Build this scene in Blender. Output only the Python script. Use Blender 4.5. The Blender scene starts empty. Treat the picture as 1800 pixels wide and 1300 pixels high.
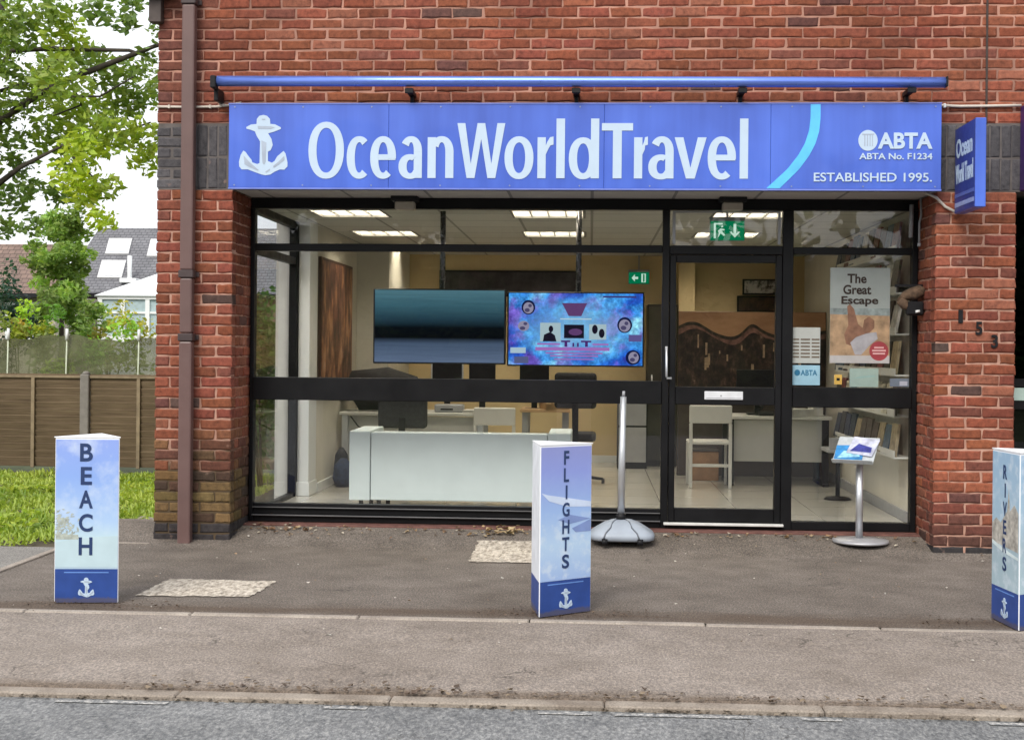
import bpy, bmesh, math, random
import numpy as np
from mathutils import Vector, Matrix
R = math.radians
random.seed(7); RNG = np.random.default_rng(7)
SC = bpy.context.scene
COL = SC.collection

# ------------------------------------------------------------ camera
cam_d = bpy.data.cameras.new("Camera"); cam = bpy.data.objects.new("Camera", cam_d); COL.objects.link(cam)
cam_d.sensor_width = 36.0; cam_d.lens = 48.0; cam_d.shift_y = -37.0/1800.0
cam_d.clip_start = 0.1; cam_d.clip_end = 800
cam.matrix_world = (Matrix.Translation((0, -9.7, 1.42)) @ Matrix.Rotation(R(3.3), 4, 'Z')
                    @ Matrix.Rotation(R(90), 4, 'X') @ Matrix.Rotation(0.0095, 4, 'Z'))
SC.camera = cam

# ------------------------------------------------------------ sky, sun, exposure
SUN_EL, SUN_AZ = R(42), R(200)
W = bpy.data.worlds.new("World"); SC.world = W; W.use_nodes = True
nt = W.node_tree; nt.nodes.clear()
sky = nt.nodes.new("ShaderNodeTexSky"); sky.sky_type = 'NISHITA'; sky.sun_disc = False
sky.sun_elevation = SUN_EL; sky.sun_rotation = SUN_AZ; sky.air_density = 1.5; sky.dust_density = 3.0
tcw = nt.nodes.new("ShaderNodeTexCoord")
cn = nt.nodes.new("ShaderNodeTexNoise"); cn.inputs['Scale'].default_value = 2.2; cn.inputs['Detail'].default_value = 5
nt.links.new(tcw.outputs['Generated'], cn.inputs['Vector'])
cr = nt.nodes.new("ShaderNodeValToRGB")
cr.color_ramp.elements[0].position = .3; cr.color_ramp.elements[0].color = (9.0, 9.4, 10.2, 1)
cr.color_ramp.elements[1].position = .7; cr.color_ramp.elements[1].color = (13.5, 13.6, 13.8, 1)
nt.links.new(cn.outputs['Fac'], cr.inputs['Fac'])
mx = nt.nodes.new("ShaderNodeMix"); mx.data_type = 'RGBA'; mx.inputs['Factor'].default_value = 0.88
nt.links.new(sky.outputs['Color'], mx.inputs[6]); nt.links.new(cr.outputs['Color'], mx.inputs[7])
bg = nt.nodes.new("ShaderNodeBackground"); bg.inputs['Strength'].default_value = 0.09
nt.links.new(mx.outputs[2], bg.inputs['Color'])
wo = nt.nodes.new("ShaderNodeOutputWorld"); nt.links.new(bg.outputs[0], wo.inputs[0])
sun_d = bpy.data.lights.new("Sun", 'SUN'); sun_d.energy = 2.3; sun_d.angle = R(32); sun_d.color = (1, .95, .87)
sun = bpy.data.objects.new("Sun", sun_d); COL.objects.link(sun)
_dir = Vector((math.sin(SUN_AZ)*math.cos(SUN_EL), math.cos(SUN_AZ)*math.cos(SUN_EL), math.sin(SUN_EL)))
sun.rotation_euler = _dir.to_track_quat('Z', 'Y').to_euler(); sun.location = (-6, -14, 14)
SC.view_settings.view_transform = 'Standard'; SC.view_settings.look = 'None'
SC.view_settings.gamma = 1; SC.view_settings.use_curve_mapping = False
SC.view_settings.exposure = 0.4
SC.render.engine = 'CYCLES'
SC.cycles.use_denoising = True
SC.cycles.max_bounces = 8; SC.cycles.transparent_max_bounces = 24
SC.cycles.caustics_reflective = False; SC.cycles.caustics_refractive = False

# ------------------------------------------------------------ material helpers
class NB:
    def __init__(s, name):
        s.m = bpy.data.materials.new(name); s.m.use_nodes = True; s.t = s.m.node_tree; s.t.nodes.clear()
        s.out = s.n('ShaderNodeOutputMaterial')
    def n(s, k, **kw):
        nd = s.t.nodes.new(k)
        for a, v in kw.items(): setattr(nd, a, v)
        return nd
    def l(s, a, b): s.t.links.new(a, b)
    def obj(s):
        return s.n('ShaderNodeTexCoord').outputs['Object']
    def noise(s, scale, detail=4, vec=None, rough=.55):
        nd = s.n('ShaderNodeTexNoise'); nd.inputs['Scale'].default_value = scale
        nd.inputs['Detail'].default_value = detail; nd.inputs['Roughness'].default_value = rough
        s.l(vec if vec is not None else s.obj(), nd.inputs['Vector']); return nd.outputs['Fac']
    def ramp(s, fac, *stops):
        nd = s.n('ShaderNodeValToRGB'); e = nd.color_ramp.elements
        while len(e) < len(stops): e.new(.5)
        for i, (p, c) in enumerate(stops):
            e[i].position = p; e[i].color = (*c, 1) if len(c) == 3 else c
        s.l(fac, nd.inputs['Fac']); return nd.outputs['Color']
    def mix(s, fac, a, b, mode='MIX'):
        nd = s.n('ShaderNodeMix', data_type='RGBA', blend_type=mode)
        for i, v in ((0, fac), (6, a), (7, b)):
            if isinstance(v, (int, float)): nd.inputs[i].default_value = v
            elif isinstance(v, tuple): nd.inputs[i].default_value = (*v, 1)
            else: s.l(v, nd.inputs[i])
        return nd.outputs[2]
    def scaled(s, sx, sy, sz):
        mp = s.n('ShaderNodeMapping'); mp.inputs['Scale'].default_value = (sx, sy, sz); s.l(s.obj(), mp.inputs['Vector'])
        return mp.outputs['Vector']
    def pbr(s, col, rough=.6, metal=0., bump=None, bstr=.3, bdist=.01, spec=.5, coat=0.):
        p = s.n('ShaderNodeBsdfPrincipled')
        for k, v in (('Base Color', col), ('Roughness', rough), ('Metallic', metal), ('Specular IOR Level', spec), ('Coat Weight', coat)):
            if isinstance(v, tuple): p.inputs[k].default_value = (*v, 1)
            elif isinstance(v, (int, float)): p.inputs[k].default_value = v
            else: s.l(v, p.inputs[k])
        if bump is not None:
            b = s.n('ShaderNodeBump'); b.inputs['Strength'].default_value = bstr; b.inputs['Distance'].default_value = bdist
            s.l(bump, b.inputs['Height']); s.l(b.outputs[0], p.inputs['Normal'])
        s.l(p.outputs[0], s.out.inputs[0]); return p

MATS = {}
def M(name, col, rough=.5, metal=0., var=.12, scale=9., bump=0., spec=.5, coat=0.):
    """a surface colour with a little natural variation"""
    if name in MATS: return MATS[name]
    b = NB(name)
    f = b.noise(scale, 5)
    lo = tuple(max(0, c*(1-var)) for c in col); hi = tuple(min(1, c*(1+var)) for c in col)
    c = b.ramp(f, (.3, lo), (.7, hi))
    rr = b.ramp(b.noise(scale*2.3, 3), (.3, (max(.02, rough-.06),)*3), (.7, (min(1, rough+.08),)*3))
    b.pbr(c, rr, metal, bump=b.noise(scale*14, 3) if bump else None, bstr=bump, bdist=.004, spec=spec, coat=coat)
    MATS[name] = b.m; return b.m

def emis(name, col, s):
    if name in MATS: return MATS[name]
    b = NB(name); e = b.n('ShaderNodeEmission'); e.inputs[0].default_value = (*col, 1); e.inputs[1].default_value = s
    b.l(e.outputs[0], b.out.inputs[0]); MATS[name] = b.m; return b.m

def brick_mat():
    b = NB('brick')
    a = b.n('ShaderNodeAttribute', attribute_name='tint')
    c = a.outputs['Color']
    n1 = b.noise(26, 6, rough=.65)
    c = b.mix(.62, c, b.ramp(n1, (.30, (.30, .29, .30)), (.48, (.92, .90, .88)), (.72, (1.5, 1.45, 1.35))), 'MULTIPLY')
    n2 = b.noise(160, 3)
    c = b.mix(.35, c, b.ramp(n2, (.3, (.55, .5, .5)), (.7, (1.3, 1.3, 1.3))), 'MULTIPLY')
    c = b.mix(.75, c, b.ramp(b.noise(.9, 5, rough=.6), (.32, (.68, .66, .66)), (.6, (1.06, 1.05, 1.05))), 'MULTIPLY')
    bl = b.ramp(b.noise(7.5, 4), (.66, (0, 0, 0)), (.78, (.45, .45, .45)))
    c = b.mix(bl, c, (.52, .33, .26))
    b.pbr(c, .88, bump=b.noise(120, 5, rough=.7), bstr=.55, bdist=.004, spec=.25)
    return b.m
def mortar_mat(mossy=False):
    b = NB('mossy mortar' if mossy else 'mortar')
    c = b.ramp(b.noise(14, 6), (.3, (.36, .195, .145)), (.7, (.55, .335, .26)))
    c = b.mix(.4, c, b.ramp(b.noise(1.3, 3), (.35, (.55, .52, .5)), (.65, (1.1, 1.1, 1.1))), 'MULTIPLY')
    if mossy:
        sz = b.n('ShaderNodeSeparateXYZ'); b.l(b.obj(), sz.inputs[0]); ad = b.n('ShaderNodeMath', operation='MULTIPLY_ADD'); b.l(b.noise(7, 4), ad.inputs[0]); ad.inputs[1].default_value = -.9; b.l(sz.outputs[2], ad.inputs[2])
        c = b.mix(b.ramp(ad.outputs[0], (.05, (.9, .9, .9)), (.3, (0, 0, 0))), c, (.05, .042, .022))
    b.pbr(c, .95, bump=b.noise(150, 4), bstr=.5, bdist=.003, spec=.2); return b.m
def asphalt(name, lo, hi, stain, sc=1., speck=(.5, .47, .42), wet=.9, band=None, grain=.85):
    b = NB(name)
    big = b.noise(.55*sc, 5, rough=.6); mid = b.noise(4.2*sc, 6, rough=.65); fine = b.noise(1, 4, b.scaled(105*sc, 50*sc, 60), rough=.8)
    c = b.ramp(mid, (.3, lo), (.7, hi))
    c = b.mix(.55, c, b.ramp(big, (.33, stain), (.62, (1.12, 1.12, 1.12))), 'MULTIPLY')
    c = b.mix(grain, c, b.ramp(fine, (.33, (.30, .30, .31)), (.5, (.95, .95, .95)), (.66, (1.95, 1.9, 1.8))), 'MULTIPLY')
    v = b.n('ShaderNodeTexVoronoi'); v.inputs['Scale'].default_value = 55*sc; b.l(b.obj(), v.inputs['Vector'])
    sp = b.ramp(v.outputs['Distance'], (.10, (.55, .55, .55)), (.2, (0, 0, 0)))
    pick = b.ramp(b.n('ShaderNodeSeparateColor').outputs[0], (.5, (0, 0, 0)), (.6, (1, 1, 1)))
    b.l(v.outputs['Color'], b.t.nodes[-2].inputs[0]) if False else None
    sepn = [n for n in b.t.nodes if n.bl_idname == 'ShaderNodeSeparateColor'][0]; b.l(v.outputs['Color'], sepn.inputs[0])
    c = b.mix(b.mix(1., sp, pick, 'MULTIPLY'), c, speck)
    ve = b.n('ShaderNodeTexVoronoi', feature='DISTANCE_TO_EDGE'); ve.inputs['Scale'].default_value = .85
    wv = b.n('ShaderNodeVectorMath', operation='ADD'); nz = b.n('ShaderNodeTexNoise'); nz.inputs['Scale'].default_value = 3; nz.inputs['Detail'].default_value = 6; b.l(b.obj(), nz.inputs['Vector']); b.l(b.obj(), wv.inputs[0]); b.l(nz.outputs['Color'], wv.inputs[1]); b.l(wv.outputs[0], ve.inputs['Vector'])
    ck = b.mix(1., b.ramp(ve.outputs['Distance'], (.002, (.7, .7, .7)), (.007, (0, 0, 0))), b.ramp(b.noise(.9, 3), (.52, (0, 0, 0)), (.58, (1, 1, 1))), 'MULTIPLY')
    c = b.mix(ck, c, (.035, .03, .026))
    if band:    # a drift of dirt along one line of the ground: (y of the line, half width, colour)
        sy = b.n('ShaderNodeSeparateXYZ'); b.l(b.obj(), sy.inputs[0])
        d1 = b.n('ShaderNodeMath', operation='ADD'); b.l(sy.outputs[1], d1.inputs[0]); d1.inputs[1].default_value = -band[0]
        d2 = b.n('ShaderNodeMath', operation='ABSOLUTE'); b.l(d1.outputs[0], d2.inputs[0])
        d3 = b.n('ShaderNodeMath', operation='DIVIDE'); b.l(d2.outputs[0], d3.inputs[0]); d3.inputs[1].default_value = band[1]
        nn = b.noise(1, 6, b.scaled(1.5, 5, 1), rough=.7); d4 = b.n('ShaderNodeMath', operation='MULTIPLY_ADD'); b.l(nn, d4.inputs[0]); d4.inputs[1].default_value = -2.6; b.l(d3.outputs[0], d4.inputs[2])
        c = b.mix(b.ramp(d4.outputs[0], (-.0, (.85, .85, .85)), (.0, (.85, .85, .85))) if False else b.ramp(b.n('ShaderNodeMapRange').outputs[0], (.2, (.82, .82, .82)), (.62, (0, 0, 0))), c, b.mix(.5, band[2], b.ramp(fine, (.35, (.02, .016, .012)), (.65, tuple(x*2.2 for x in band[2])))))
        mrn = [n for n in b.t.nodes if n.bl_idname == 'ShaderNodeMapRange'][-1]; b.l(d4.outputs[0], mrn.inputs[0]); mrn.inputs[1].default_value = -1.6; mrn.inputs[2].default_value = .4
    b.pbr(c, wet, bump=fine, bstr=.6, bdist=.006, spec=.3); return b.m
def glass_mat(name='window glass', tint=(.985, .99, .988), ior=1.43):
    b = NB(name); fr = b.n('ShaderNodeFresnel'); gm = b.n('ShaderNodeNewGeometry'); mr = b.n('ShaderNodeMapRange'); b.l(gm.outputs['Backfacing'], mr.inputs[0]); mr.inputs[3].default_value = ior; mr.inputs[4].default_value = 1/ior; b.l(mr.outputs[0], fr.inputs['IOR'])
    t = b.n('ShaderNodeBsdfTransparent'); t.inputs[0].default_value = (*tint, 1)
    g = b.n('ShaderNodeBsdfGlossy'); g.inputs['Roughness'].default_value = .0; g.inputs['Color'].default_value = (1, 1, 1, 1)
    ms = b.n('ShaderNodeMixShader'); b.l(fr.outputs[0], ms.inputs[0]); b.l(t.outputs[0], ms.inputs[1]); b.l(g.outputs[0], ms.inputs[2])
    b.l(ms.outputs[0], b.out.inputs[0]); return b.m
def leaf_mat(name, trans=.45):
    b = NB(name); a = b.n('ShaderNodeAttribute', attribute_name='tint').outputs['Color']
    d = b.n('ShaderNodeBsdfPrincipled'); d.inputs['Roughness'].default_value = .5; b.l(a, d.inputs['Base Color'])
    t = b.n('ShaderNodeBsdfTranslucent'); b.l(b.mix(1., a, (1.25, 1.3, .7), 'MULTIPLY'), t.inputs[0])
    ms = b.n('ShaderNodeMixShader'); ms.inputs[0].default_value = trans
    b.l(d.outputs[0], ms.inputs[1]); b.l(t.outputs[0], ms.inputs[2]); b.l(ms.outputs[0], b.out.inputs[0]); return b.m

# ------------------------------------------------------------ object helpers
WL = {}
def tag(o, label=None, cat=None, group=None, kind=None):
    for k, v in (('label', label), ('category', cat), ('group', group), ('kind', kind)):
        if v: o[k] = v
    return o
def thing(name, label, cat, loc, group=None):
    o = bpy.data.objects.new(name, None); COL.objects.link(o); o.location = loc; o.empty_display_size = .1
    WL[o.name] = Vector(loc); return tag(o, label, cat, group)
def link(name, me, parent=None, loc=None):
    """mesh given in world metres -> object (child of parent, or its own origin at loc)"""
    o = bpy.data.objects.new(name, me); COL.objects.link(o)
    base = WL[parent.name] if parent else Vector(loc or (0, 0, 0))
    if base.length > 0: me.transform(Matrix.Translation(-base))
    if parent: o.parent = parent
    else: o.location = base
    WL[o.name] = base; return o
def copy_tree(o, parent=None):
    c = o.copy(); COL.objects.link(c); c.parent = parent
    for ch in list(o.children): copy_tree(ch, c)
    return c

class MB:
    """collects shapes in world metres into one mesh"""
    def __init__(s): s.bm = bmesh.new(); s.mi = 0
    def _fin(s, faces):
        for f in faces: f.material_index = s.mi
    def box(s, x0, x1, y0, y1, z0, z1, bev=0., rot=None, seg=1):
        m = Matrix.Translation(((x0+x1)/2, (y0+y1)/2, (z0+z1)/2))
        if rot is not None: m = m @ rot
        m = m @ Matrix.Diagonal((abs(x1-x0), abs(y1-y0), abs(z1-z0), 1))
        r = bmesh.ops.create_cube(s.bm, size=1, matrix=m)
        vs = r['verts']; fs = {f for v in vs for f in v.link_faces}; s._fin(fs)
        if bev > 0:
            es = {e for v in vs for e in v.link_edges}
            q = bmesh.ops.bevel(s.bm, geom=list(es), offset=bev, segments=seg, affect='EDGES', profile=.5, clamp_overlap=True)
            s._fin(q['faces'])
        return s
    def poly(s, pts, ext=None):
        """closed polygon of 3-D points, optionally extruded by vector ext"""
        vs = [s.bm.verts.new(p) for p in pts]
        f = s.bm.faces.new(vs); s._fin([f])
        if ext is not None:
            e = Vector(ext)
            vb = [s.bm.verts.new(Vector(p)+e) for p in pts]
            fs = [s.bm.faces.new(vb[::-1])]
            n = len(vs)
            for i in range(n): fs.append(s.bm.faces.new((vs[i], vb[i], vb[(i+1) % n], vs[(i+1) % n])))
            s._fin(fs)
        return s
    def tube(s, pts, rad, seg=8, cap=True):
        pts = [Vector(p) for p in pts]
        rad = rad if isinstance(rad, (list, tuple)) else [rad]*len(pts)
        rings = []
        up = Vector((0, 0, 1))
        for i, p in enumerate(pts):
            d = (pts[min(i+1, len(pts)-1)] - pts[max(i-1, 0)]).normalized()
            ref = up if abs(d.dot(up)) < .95 else Vector((0, 1, 0))
            a = d.cross(ref).normalized(); b = a.cross(d).normalized()
            rings.append([s.bm.verts.new(p + (a*math.cos(t)+b*math.sin(t))*rad[i]) for t in [2*math.pi*k/seg for k in range(seg)]])
        fs = []
        for A, B in zip(rings, rings[1:]):
            for k in range(seg):
                f = s.bm.faces.new((A[k], A[(k+1) % seg], B[(k+1) % seg], B[k])); f.smooth = True; fs.append(f)
        if cap:
            fs.append(s.bm.faces.new(rings[0][::-1])); fs.append(s.bm.faces.new(rings[-1]))
        s._fin(fs); return s
    def lathe(s, c, prof, seg=32, sx=1., sy=1., p=2.):
        """prof: (radius, z) pairs; p>2 gives a squarish plan"""
        rings = []
        for r, z in prof:
            ring = []
            for k in range(seg):
                t = 2*math.pi*k/seg; ct, st = math.cos(t), math.sin(t)
                q = (abs(ct)**p+abs(st)**p)**(-1/p)
                ring.append(s.bm.verts.new((c[0]+r*q*ct*sx, c[1]+r*q*st*sy, c[2]+z)))
            rings.append(ring)
        fs = []
        for A, B in zip(rings, rings[1:]):
            for k in range(seg):
                f = s.bm.faces.new((A[k], A[(k+1) % seg], B[(k+1) % seg], B[k])); f.smooth = True; fs.append(f)
        fs.append(s.bm.faces.new(rings[0][::-1])); fs.append(s.bm.faces.new(rings[-1])); s._fin(fs); return s
    def mesh(s, name, mats):
        bmesh.ops.recalc_face_normals(s.bm, faces=s.bm.faces)
        me = bpy.data.meshes.new(name); s.bm.to_mesh(me); s.bm.free()
        for m in (mats if isinstance(mats, (list, tuple)) else [mats]): me.materials.append(m)
        return me
    def build(s, name, mats, parent=None, loc=None):
        return link(name, s.mesh(name, mats), parent, loc)

def arrays(name, v, f, col, mat):
    me = bpy.data.meshes.new(name); me.from_pydata(v, [], f); me.materials.append(mat)
    if col is not None:
        at = me.attributes.new('tint', 'FLOAT_COLOR', 'POINT')
        at.data.foreach_set('color', np.asarray(col, dtype=np.float32).ravel())
    me.update(); return me

def text_mesh(body, weight=0., spacing=1.):
    cu = bpy.data.curves.new('t', 'FONT'); cu.body = body; cu.size = 1; cu.offset = weight; cu.space_character = spacing
    cu.resolution_u = 6
    o = bpy.data.objects.new('t', cu); COL.objects.link(o)
    dg = bpy.context.evaluated_depsgraph_get(); dg.update()
    me = bpy.data.meshes.new_from_object(o.evaluated_get(dg))
    vs = [v.co.copy() for v in me.vertices]; fs = [tuple(p.vertices) for p in me.polygons]
    bpy.data.objects.remove(o); bpy.data.curves.remove(cu); bpy.data.meshes.remove(me)
    return vs, fs
def add_text(mb, body, o, u, w, width, height, ext, weight=0., spacing=1.):
    """flat lettering of given width/height: origin o bottom-left, u along, w up, ext = thickness vector towards the wall"""
    vs, fs = text_mesh(body, weight, spacing)
    x0 = min(v.x for v in vs); x1 = max(v.x for v in vs); y0 = min(v.y for v in vs); y1 = max(v.y for v in vs)
    o, u, w, e = Vector(o), Vector(u), Vector(w), Vector(ext)
    sx = width/(x1-x0); sy = height/(y1-y0) if y1 > y0 else sx
    P = [o+u*((v.x-x0)*sx)+w*((v.y-y0)*sy) for v in vs]
    a = [mb.bm.verts.new(p) for p in P]
    fl = []
    for f in fs:
        try: fl.append(mb.bm.faces.new([a[i] for i in f]))
        except ValueError: pass
    if e.length > 0:
        r = bmesh.ops.extrude_face_region(mb.bm, geom=fl)
        ev = [g for g in r['geom'] if isinstance(g, bmesh.types.BMVert)]
        bmesh.ops.translate(mb.bm, verts=ev, vec=e)
        nf = {f for v in ev for f in v.link_faces}; mb._fin(nf)
    mb._fin(fl)

# ------------------------------------------------------------ shared materials
MBRICK, MMORTAR, GLASS, LEAF = brick_mat(), mortar_mat(), glass_mat(), leaf_mat('leaf')
BLACK = M('black aluminium', (.006, .006, .007), .42, var=.3, scale=4, spec=.22)
BLACKP = M('black plastic', (.009, .009, .011), .5, var=.2, spec=.25)
WHITE = M('white gloss paint', (.74, .76, .76), .4, var=.04, scale=3)
PLASTER = M('pale plaster', (.60, .575, .50), .8, var=.06, scale=2.5, bump=.1)
YELLOW = M('warm yellow plaster', (.62, .49, .28), .8, var=.06, scale=2.0, bump=.1)
SILVER = M('brushed silver', (.62, .64, .67), .38, metal=.8, var=.06)
GREYMET = M('grey painted metal', (.33, .34, .36), .45, var=.06)
GREYPL = M('light grey plastic', (.31, .35, .41), .5, var=.08, bump=.1)
NAVY = M('navy ink', (.012, .035, .12), .5, var=.1)
BARK = M('bark', (.055, .045, .035), .95, var=.4, scale=12, bump=.6)
WHITEV = M('white vinyl', (.48, .60, .74), .45, var=.03)

# ============================================================ GROUND
def sheet(name, xs, ys, zf, mat, loc=(0, 0, 0)):
    v = [(x, y, zf(x, y)) for y in ys for x in xs]; nx = len(xs)
    f = [(j*nx+i, j*nx+i+1, (j+1)*nx+i+1, (j+1)*nx+i) for j in range(len(ys)-1) for i in range(nx-1)]
    me = arrays(name, v, f, None, mat)
    for p in me.polygons: p.use_smooth = True
    o = link(name, me, None, None); tag(o, kind='structure'); return o
def ramp_z(x, y):
    t = min(1, max(0, (y+.25)/.75)); t = t*t*(3-2*t)
    return .095*t
FORE = asphalt('forecourt tarmac', (.122, .104, .090), (.185, .160, .141), (.56, .52, .47), band=(-2.40, .22, (.085, .06, .043)))
PAVE = asphalt('pavement tarmac', (.20, .170, .147), (.285, .247, .219), (.72, .69, .66), grain=.66, band=(-4.02, .14, (.10, .074, .055)))
ROAD = asphalt('road tarmac', (.145, .148, .151), (.225, .228, .230), (.78, .78, .79), sc=.7, speck=(.36, .37, .38), wet=.75)
SOIL = M('soil', (.07, .055, .035), .95, var=.4, scale=3, bump=.5)
sheet('ground', [-400, -60, -20, 0, 20, 60, 400], [-200, -60, -20, 0, 20, 60, 500], lambda x, y: -.16, M('rough ground', (.06, .075, .03), .95, var=.4, scale=.8))
sheet('road', np.linspace(-40, 40, 9), [-13, -10, -7, -4.095], lambda x, y: -.058, ROAD)
sheet('forecourt', np.linspace(-3.66, 12, 60), list(np.linspace(-2.545, -.3, 8))+list(np.linspace(-.25, .56, 12)), ramp_z, FORE)
sheet('driveway', np.linspace(-14, -3.70, 12), [-2.545, -1.5, -.8, -.32], lambda x, y: 0., asphalt('driveway tarmac', (.17, .16, .15), (.25, .24, .225), (.8, .79, .78)))
sheet('pavement', np.linspace(-40, 40, 40), [-4.04, -4.012, -3.9, -3.5, -3, -2.615], lambda x, y: -.03*max(0, (-2.6-y)/1.4)-(.05 if y < -4.02 else 0), PAVE)
sheet('side_path', [-3.66, -3.4, -3.145], [-.07, .4, .9, 1.4], lambda x, y: .004, asphalt('side path tarmac', (.2, .185, .165), (.29, .27, .25), (.8, .78, .76)))
sheet('lawn', [-14, -9, -6, -3.15], [-.30, 1.4, 3, 5.35], lambda x, y: -.01 if y > -.2 else -.03, SOIL)

def stones(name, x0, x1, y0, y1, z0, z1, L, mat, jz=.004, gap=.006):
    mb = MB(); x = x0
    while x < x1:
        l = L*random.uniform(.97, 1.03); dz = random.uniform(-jz, jz); dy = random.uniform(-jz, jz)
        mb.box(x, x+l-gap, y0+dy, y1+dy, z0, z1+dz, .007 if z1-z0 > .05 else .004); x += l
    o = mb.build(name, mat); tag(o, kind='structure'); return o
def stone_mat(name, lo, hi):
    b = NB(name); c = b.ramp(b.noise(5, 6), (.3, lo), (.7, hi))
    c = b.mix(.6, c, b.ramp(b.noise(110, 3), (.3, (.5, .5, .5)), (.7, (1.4, 1.4, 1.4))), 'MULTIPLY')
    b.pbr(c, .9, bump=b.noise(120, 3), bstr=.5, bdist=.004, spec=.3); return b.m
KERBM = stone_mat('kerb stone', (.20, .165, .135), (.33, .285, .24))
EDGEM = stone_mat('edging stone', (.24, .205, .175), (.40, .35, .30))
stones('kerb', -40, 40, -4.098, -4.005, -.2, -.034, .914, KERBM, jz=.003, gap=.004)
stones('forecourt_edging', -14, 40, -2.612, -2.55, -.1, .004, .914, EDGEM)
mb = MB()
for i, (a, b_) in enumerate([((-3.70, -2.545), (-3.655, -1.5)), ((-3.695, -1.5), (-3.65, -.5)), ((-3.69, -.5), (-3.645, .5)), ((-3.69, .5), (-3.645, 1.4))]):
    mb.box(a[0]-.005, a[0]+.045, a[1], b_[1]-.006, -.1, .012, .004)
tag(mb.build('path_edging', EDGEM), kind='structure')
stones('pier_edging', -3.64, -3.14, -.13, -.075, -.05, .014, .5, EDGEM)

def paint_mat():
    b = NB('worn road paint')
    n = b.ramp(b.noise(38, 5, rough=.75), (.45, (.15, .155, .16)), (.62, (.52, .5, .47)))
    b.pbr(n, .8); return b.m
mb = MB()
for x0, x1 in ((-7, -6.2), (-5, -4), (-3.0, -2.6), (-2.2, -1.73), (-1.08, -.9), (-.2, .02), (.11, .66), (.86, 1.02), (1.6, 2.4), (3, 4), (5, 6)):
    mb.poly([(x0, -4.175, -.054), (x1, -4.175, -.054), (x1, -4.135, -.054), (x0, -4.135, -.054)])
tag(mb.build('road_marking', paint_mat()), kind='structure')
# pale patches set in the tarmac
def patch(name, pts, z):
    mb = MB(); N = 26
    P = []
    for i in range(len(pts)):
        a, b_ = Vector(pts[i]), Vector(pts[(i+1) % len(pts)])
        for k in range(N):
            q = a.lerp(b_, k/N); P.append((q.x+random.uniform(-.012, .012), q.y+random.uniform(-.016, .016), z(q.x, q.y)))
    mb.poly(P)
    b = NB(name+' surface')
    c = b.ramp(b.noise(1, 5, b.scaled(36, 15, 20), rough=.75), (.32, (.13, .11, .09)), (.47, (.38, .33, .27)), (.64, (.66, .60, .51)))
    b.pbr(c, .95, bump=b.noise(60, 4), bstr=.6, bdist=.006)
    tag(mb.build(name, b.m), kind='structure')
patch('concrete_patch', [(-2.56, -2.1), (-1.91, -2.07), (-1.885, -1.55), (-2.54, -1.53)], lambda x, y: .005)
patch('stone_patch', [(-.80, -.66), (-.30, -.66), (-.30, .08), (-.80, .08)], lambda x, y: ramp_z(x, y)+.006)

# ============================================================ BUILDING
bld = thing('brick_building', 'red brick building with a recessed shop front under a blue fascia', 'building', (0, 0, 0))
def tint_red(u, z, r):
    k = random.random(); g = random.uniform(.82, 1.16)
    if k < (.10 if math.sin(z*37.)*math.sin(u*1.7+z*11) > .55 else .008): c = (random.uniform(.085, .15), .06, .052)
    elif k < .10: c = (.19, .068, .05)
    elif k < .16: c = (.29, .11, .07)
    else:
        q = random.uniform(.205, .27); c = (q, q*random.uniform(.285, .345), q*random.uniform(.165, .21))
    return tuple(x*g for x in c)
def tint_band(u, z, r):
    g = random.uniform(.8, 1.25); return (.088*g, .086*g, .094*g)
def tint_left(u, z, r):
    c = Vector(tint_red(u, z, r))
    if z > 2.5 and u < -2.9: c = c.lerp(Vector((.15, .062, .05)), .6)
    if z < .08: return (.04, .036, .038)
    if z < .85:
        t = min(1, max(0, (.95-z)/.4))*random.uniform(.35 if z > .5 else .8, 1.0)
        c = c.lerp(Vector(random.choice([(.12, .09, .036), (.15, .115, .05), (.045, .034, .024), (.085, .062, .034), (.05, .038, .028), (.14, .10, .045)])), t)
    return tuple(c)
def tint_right(u, z, r):
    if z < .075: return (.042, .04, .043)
    c = Vector(tint_red(u, z, r))
    if z < .4: c = c.lerp(Vector((.07, .042, .036)), random.uniform(.2, .9)*(.45-z)/.35)
    return tuple(c*1.06)
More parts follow.
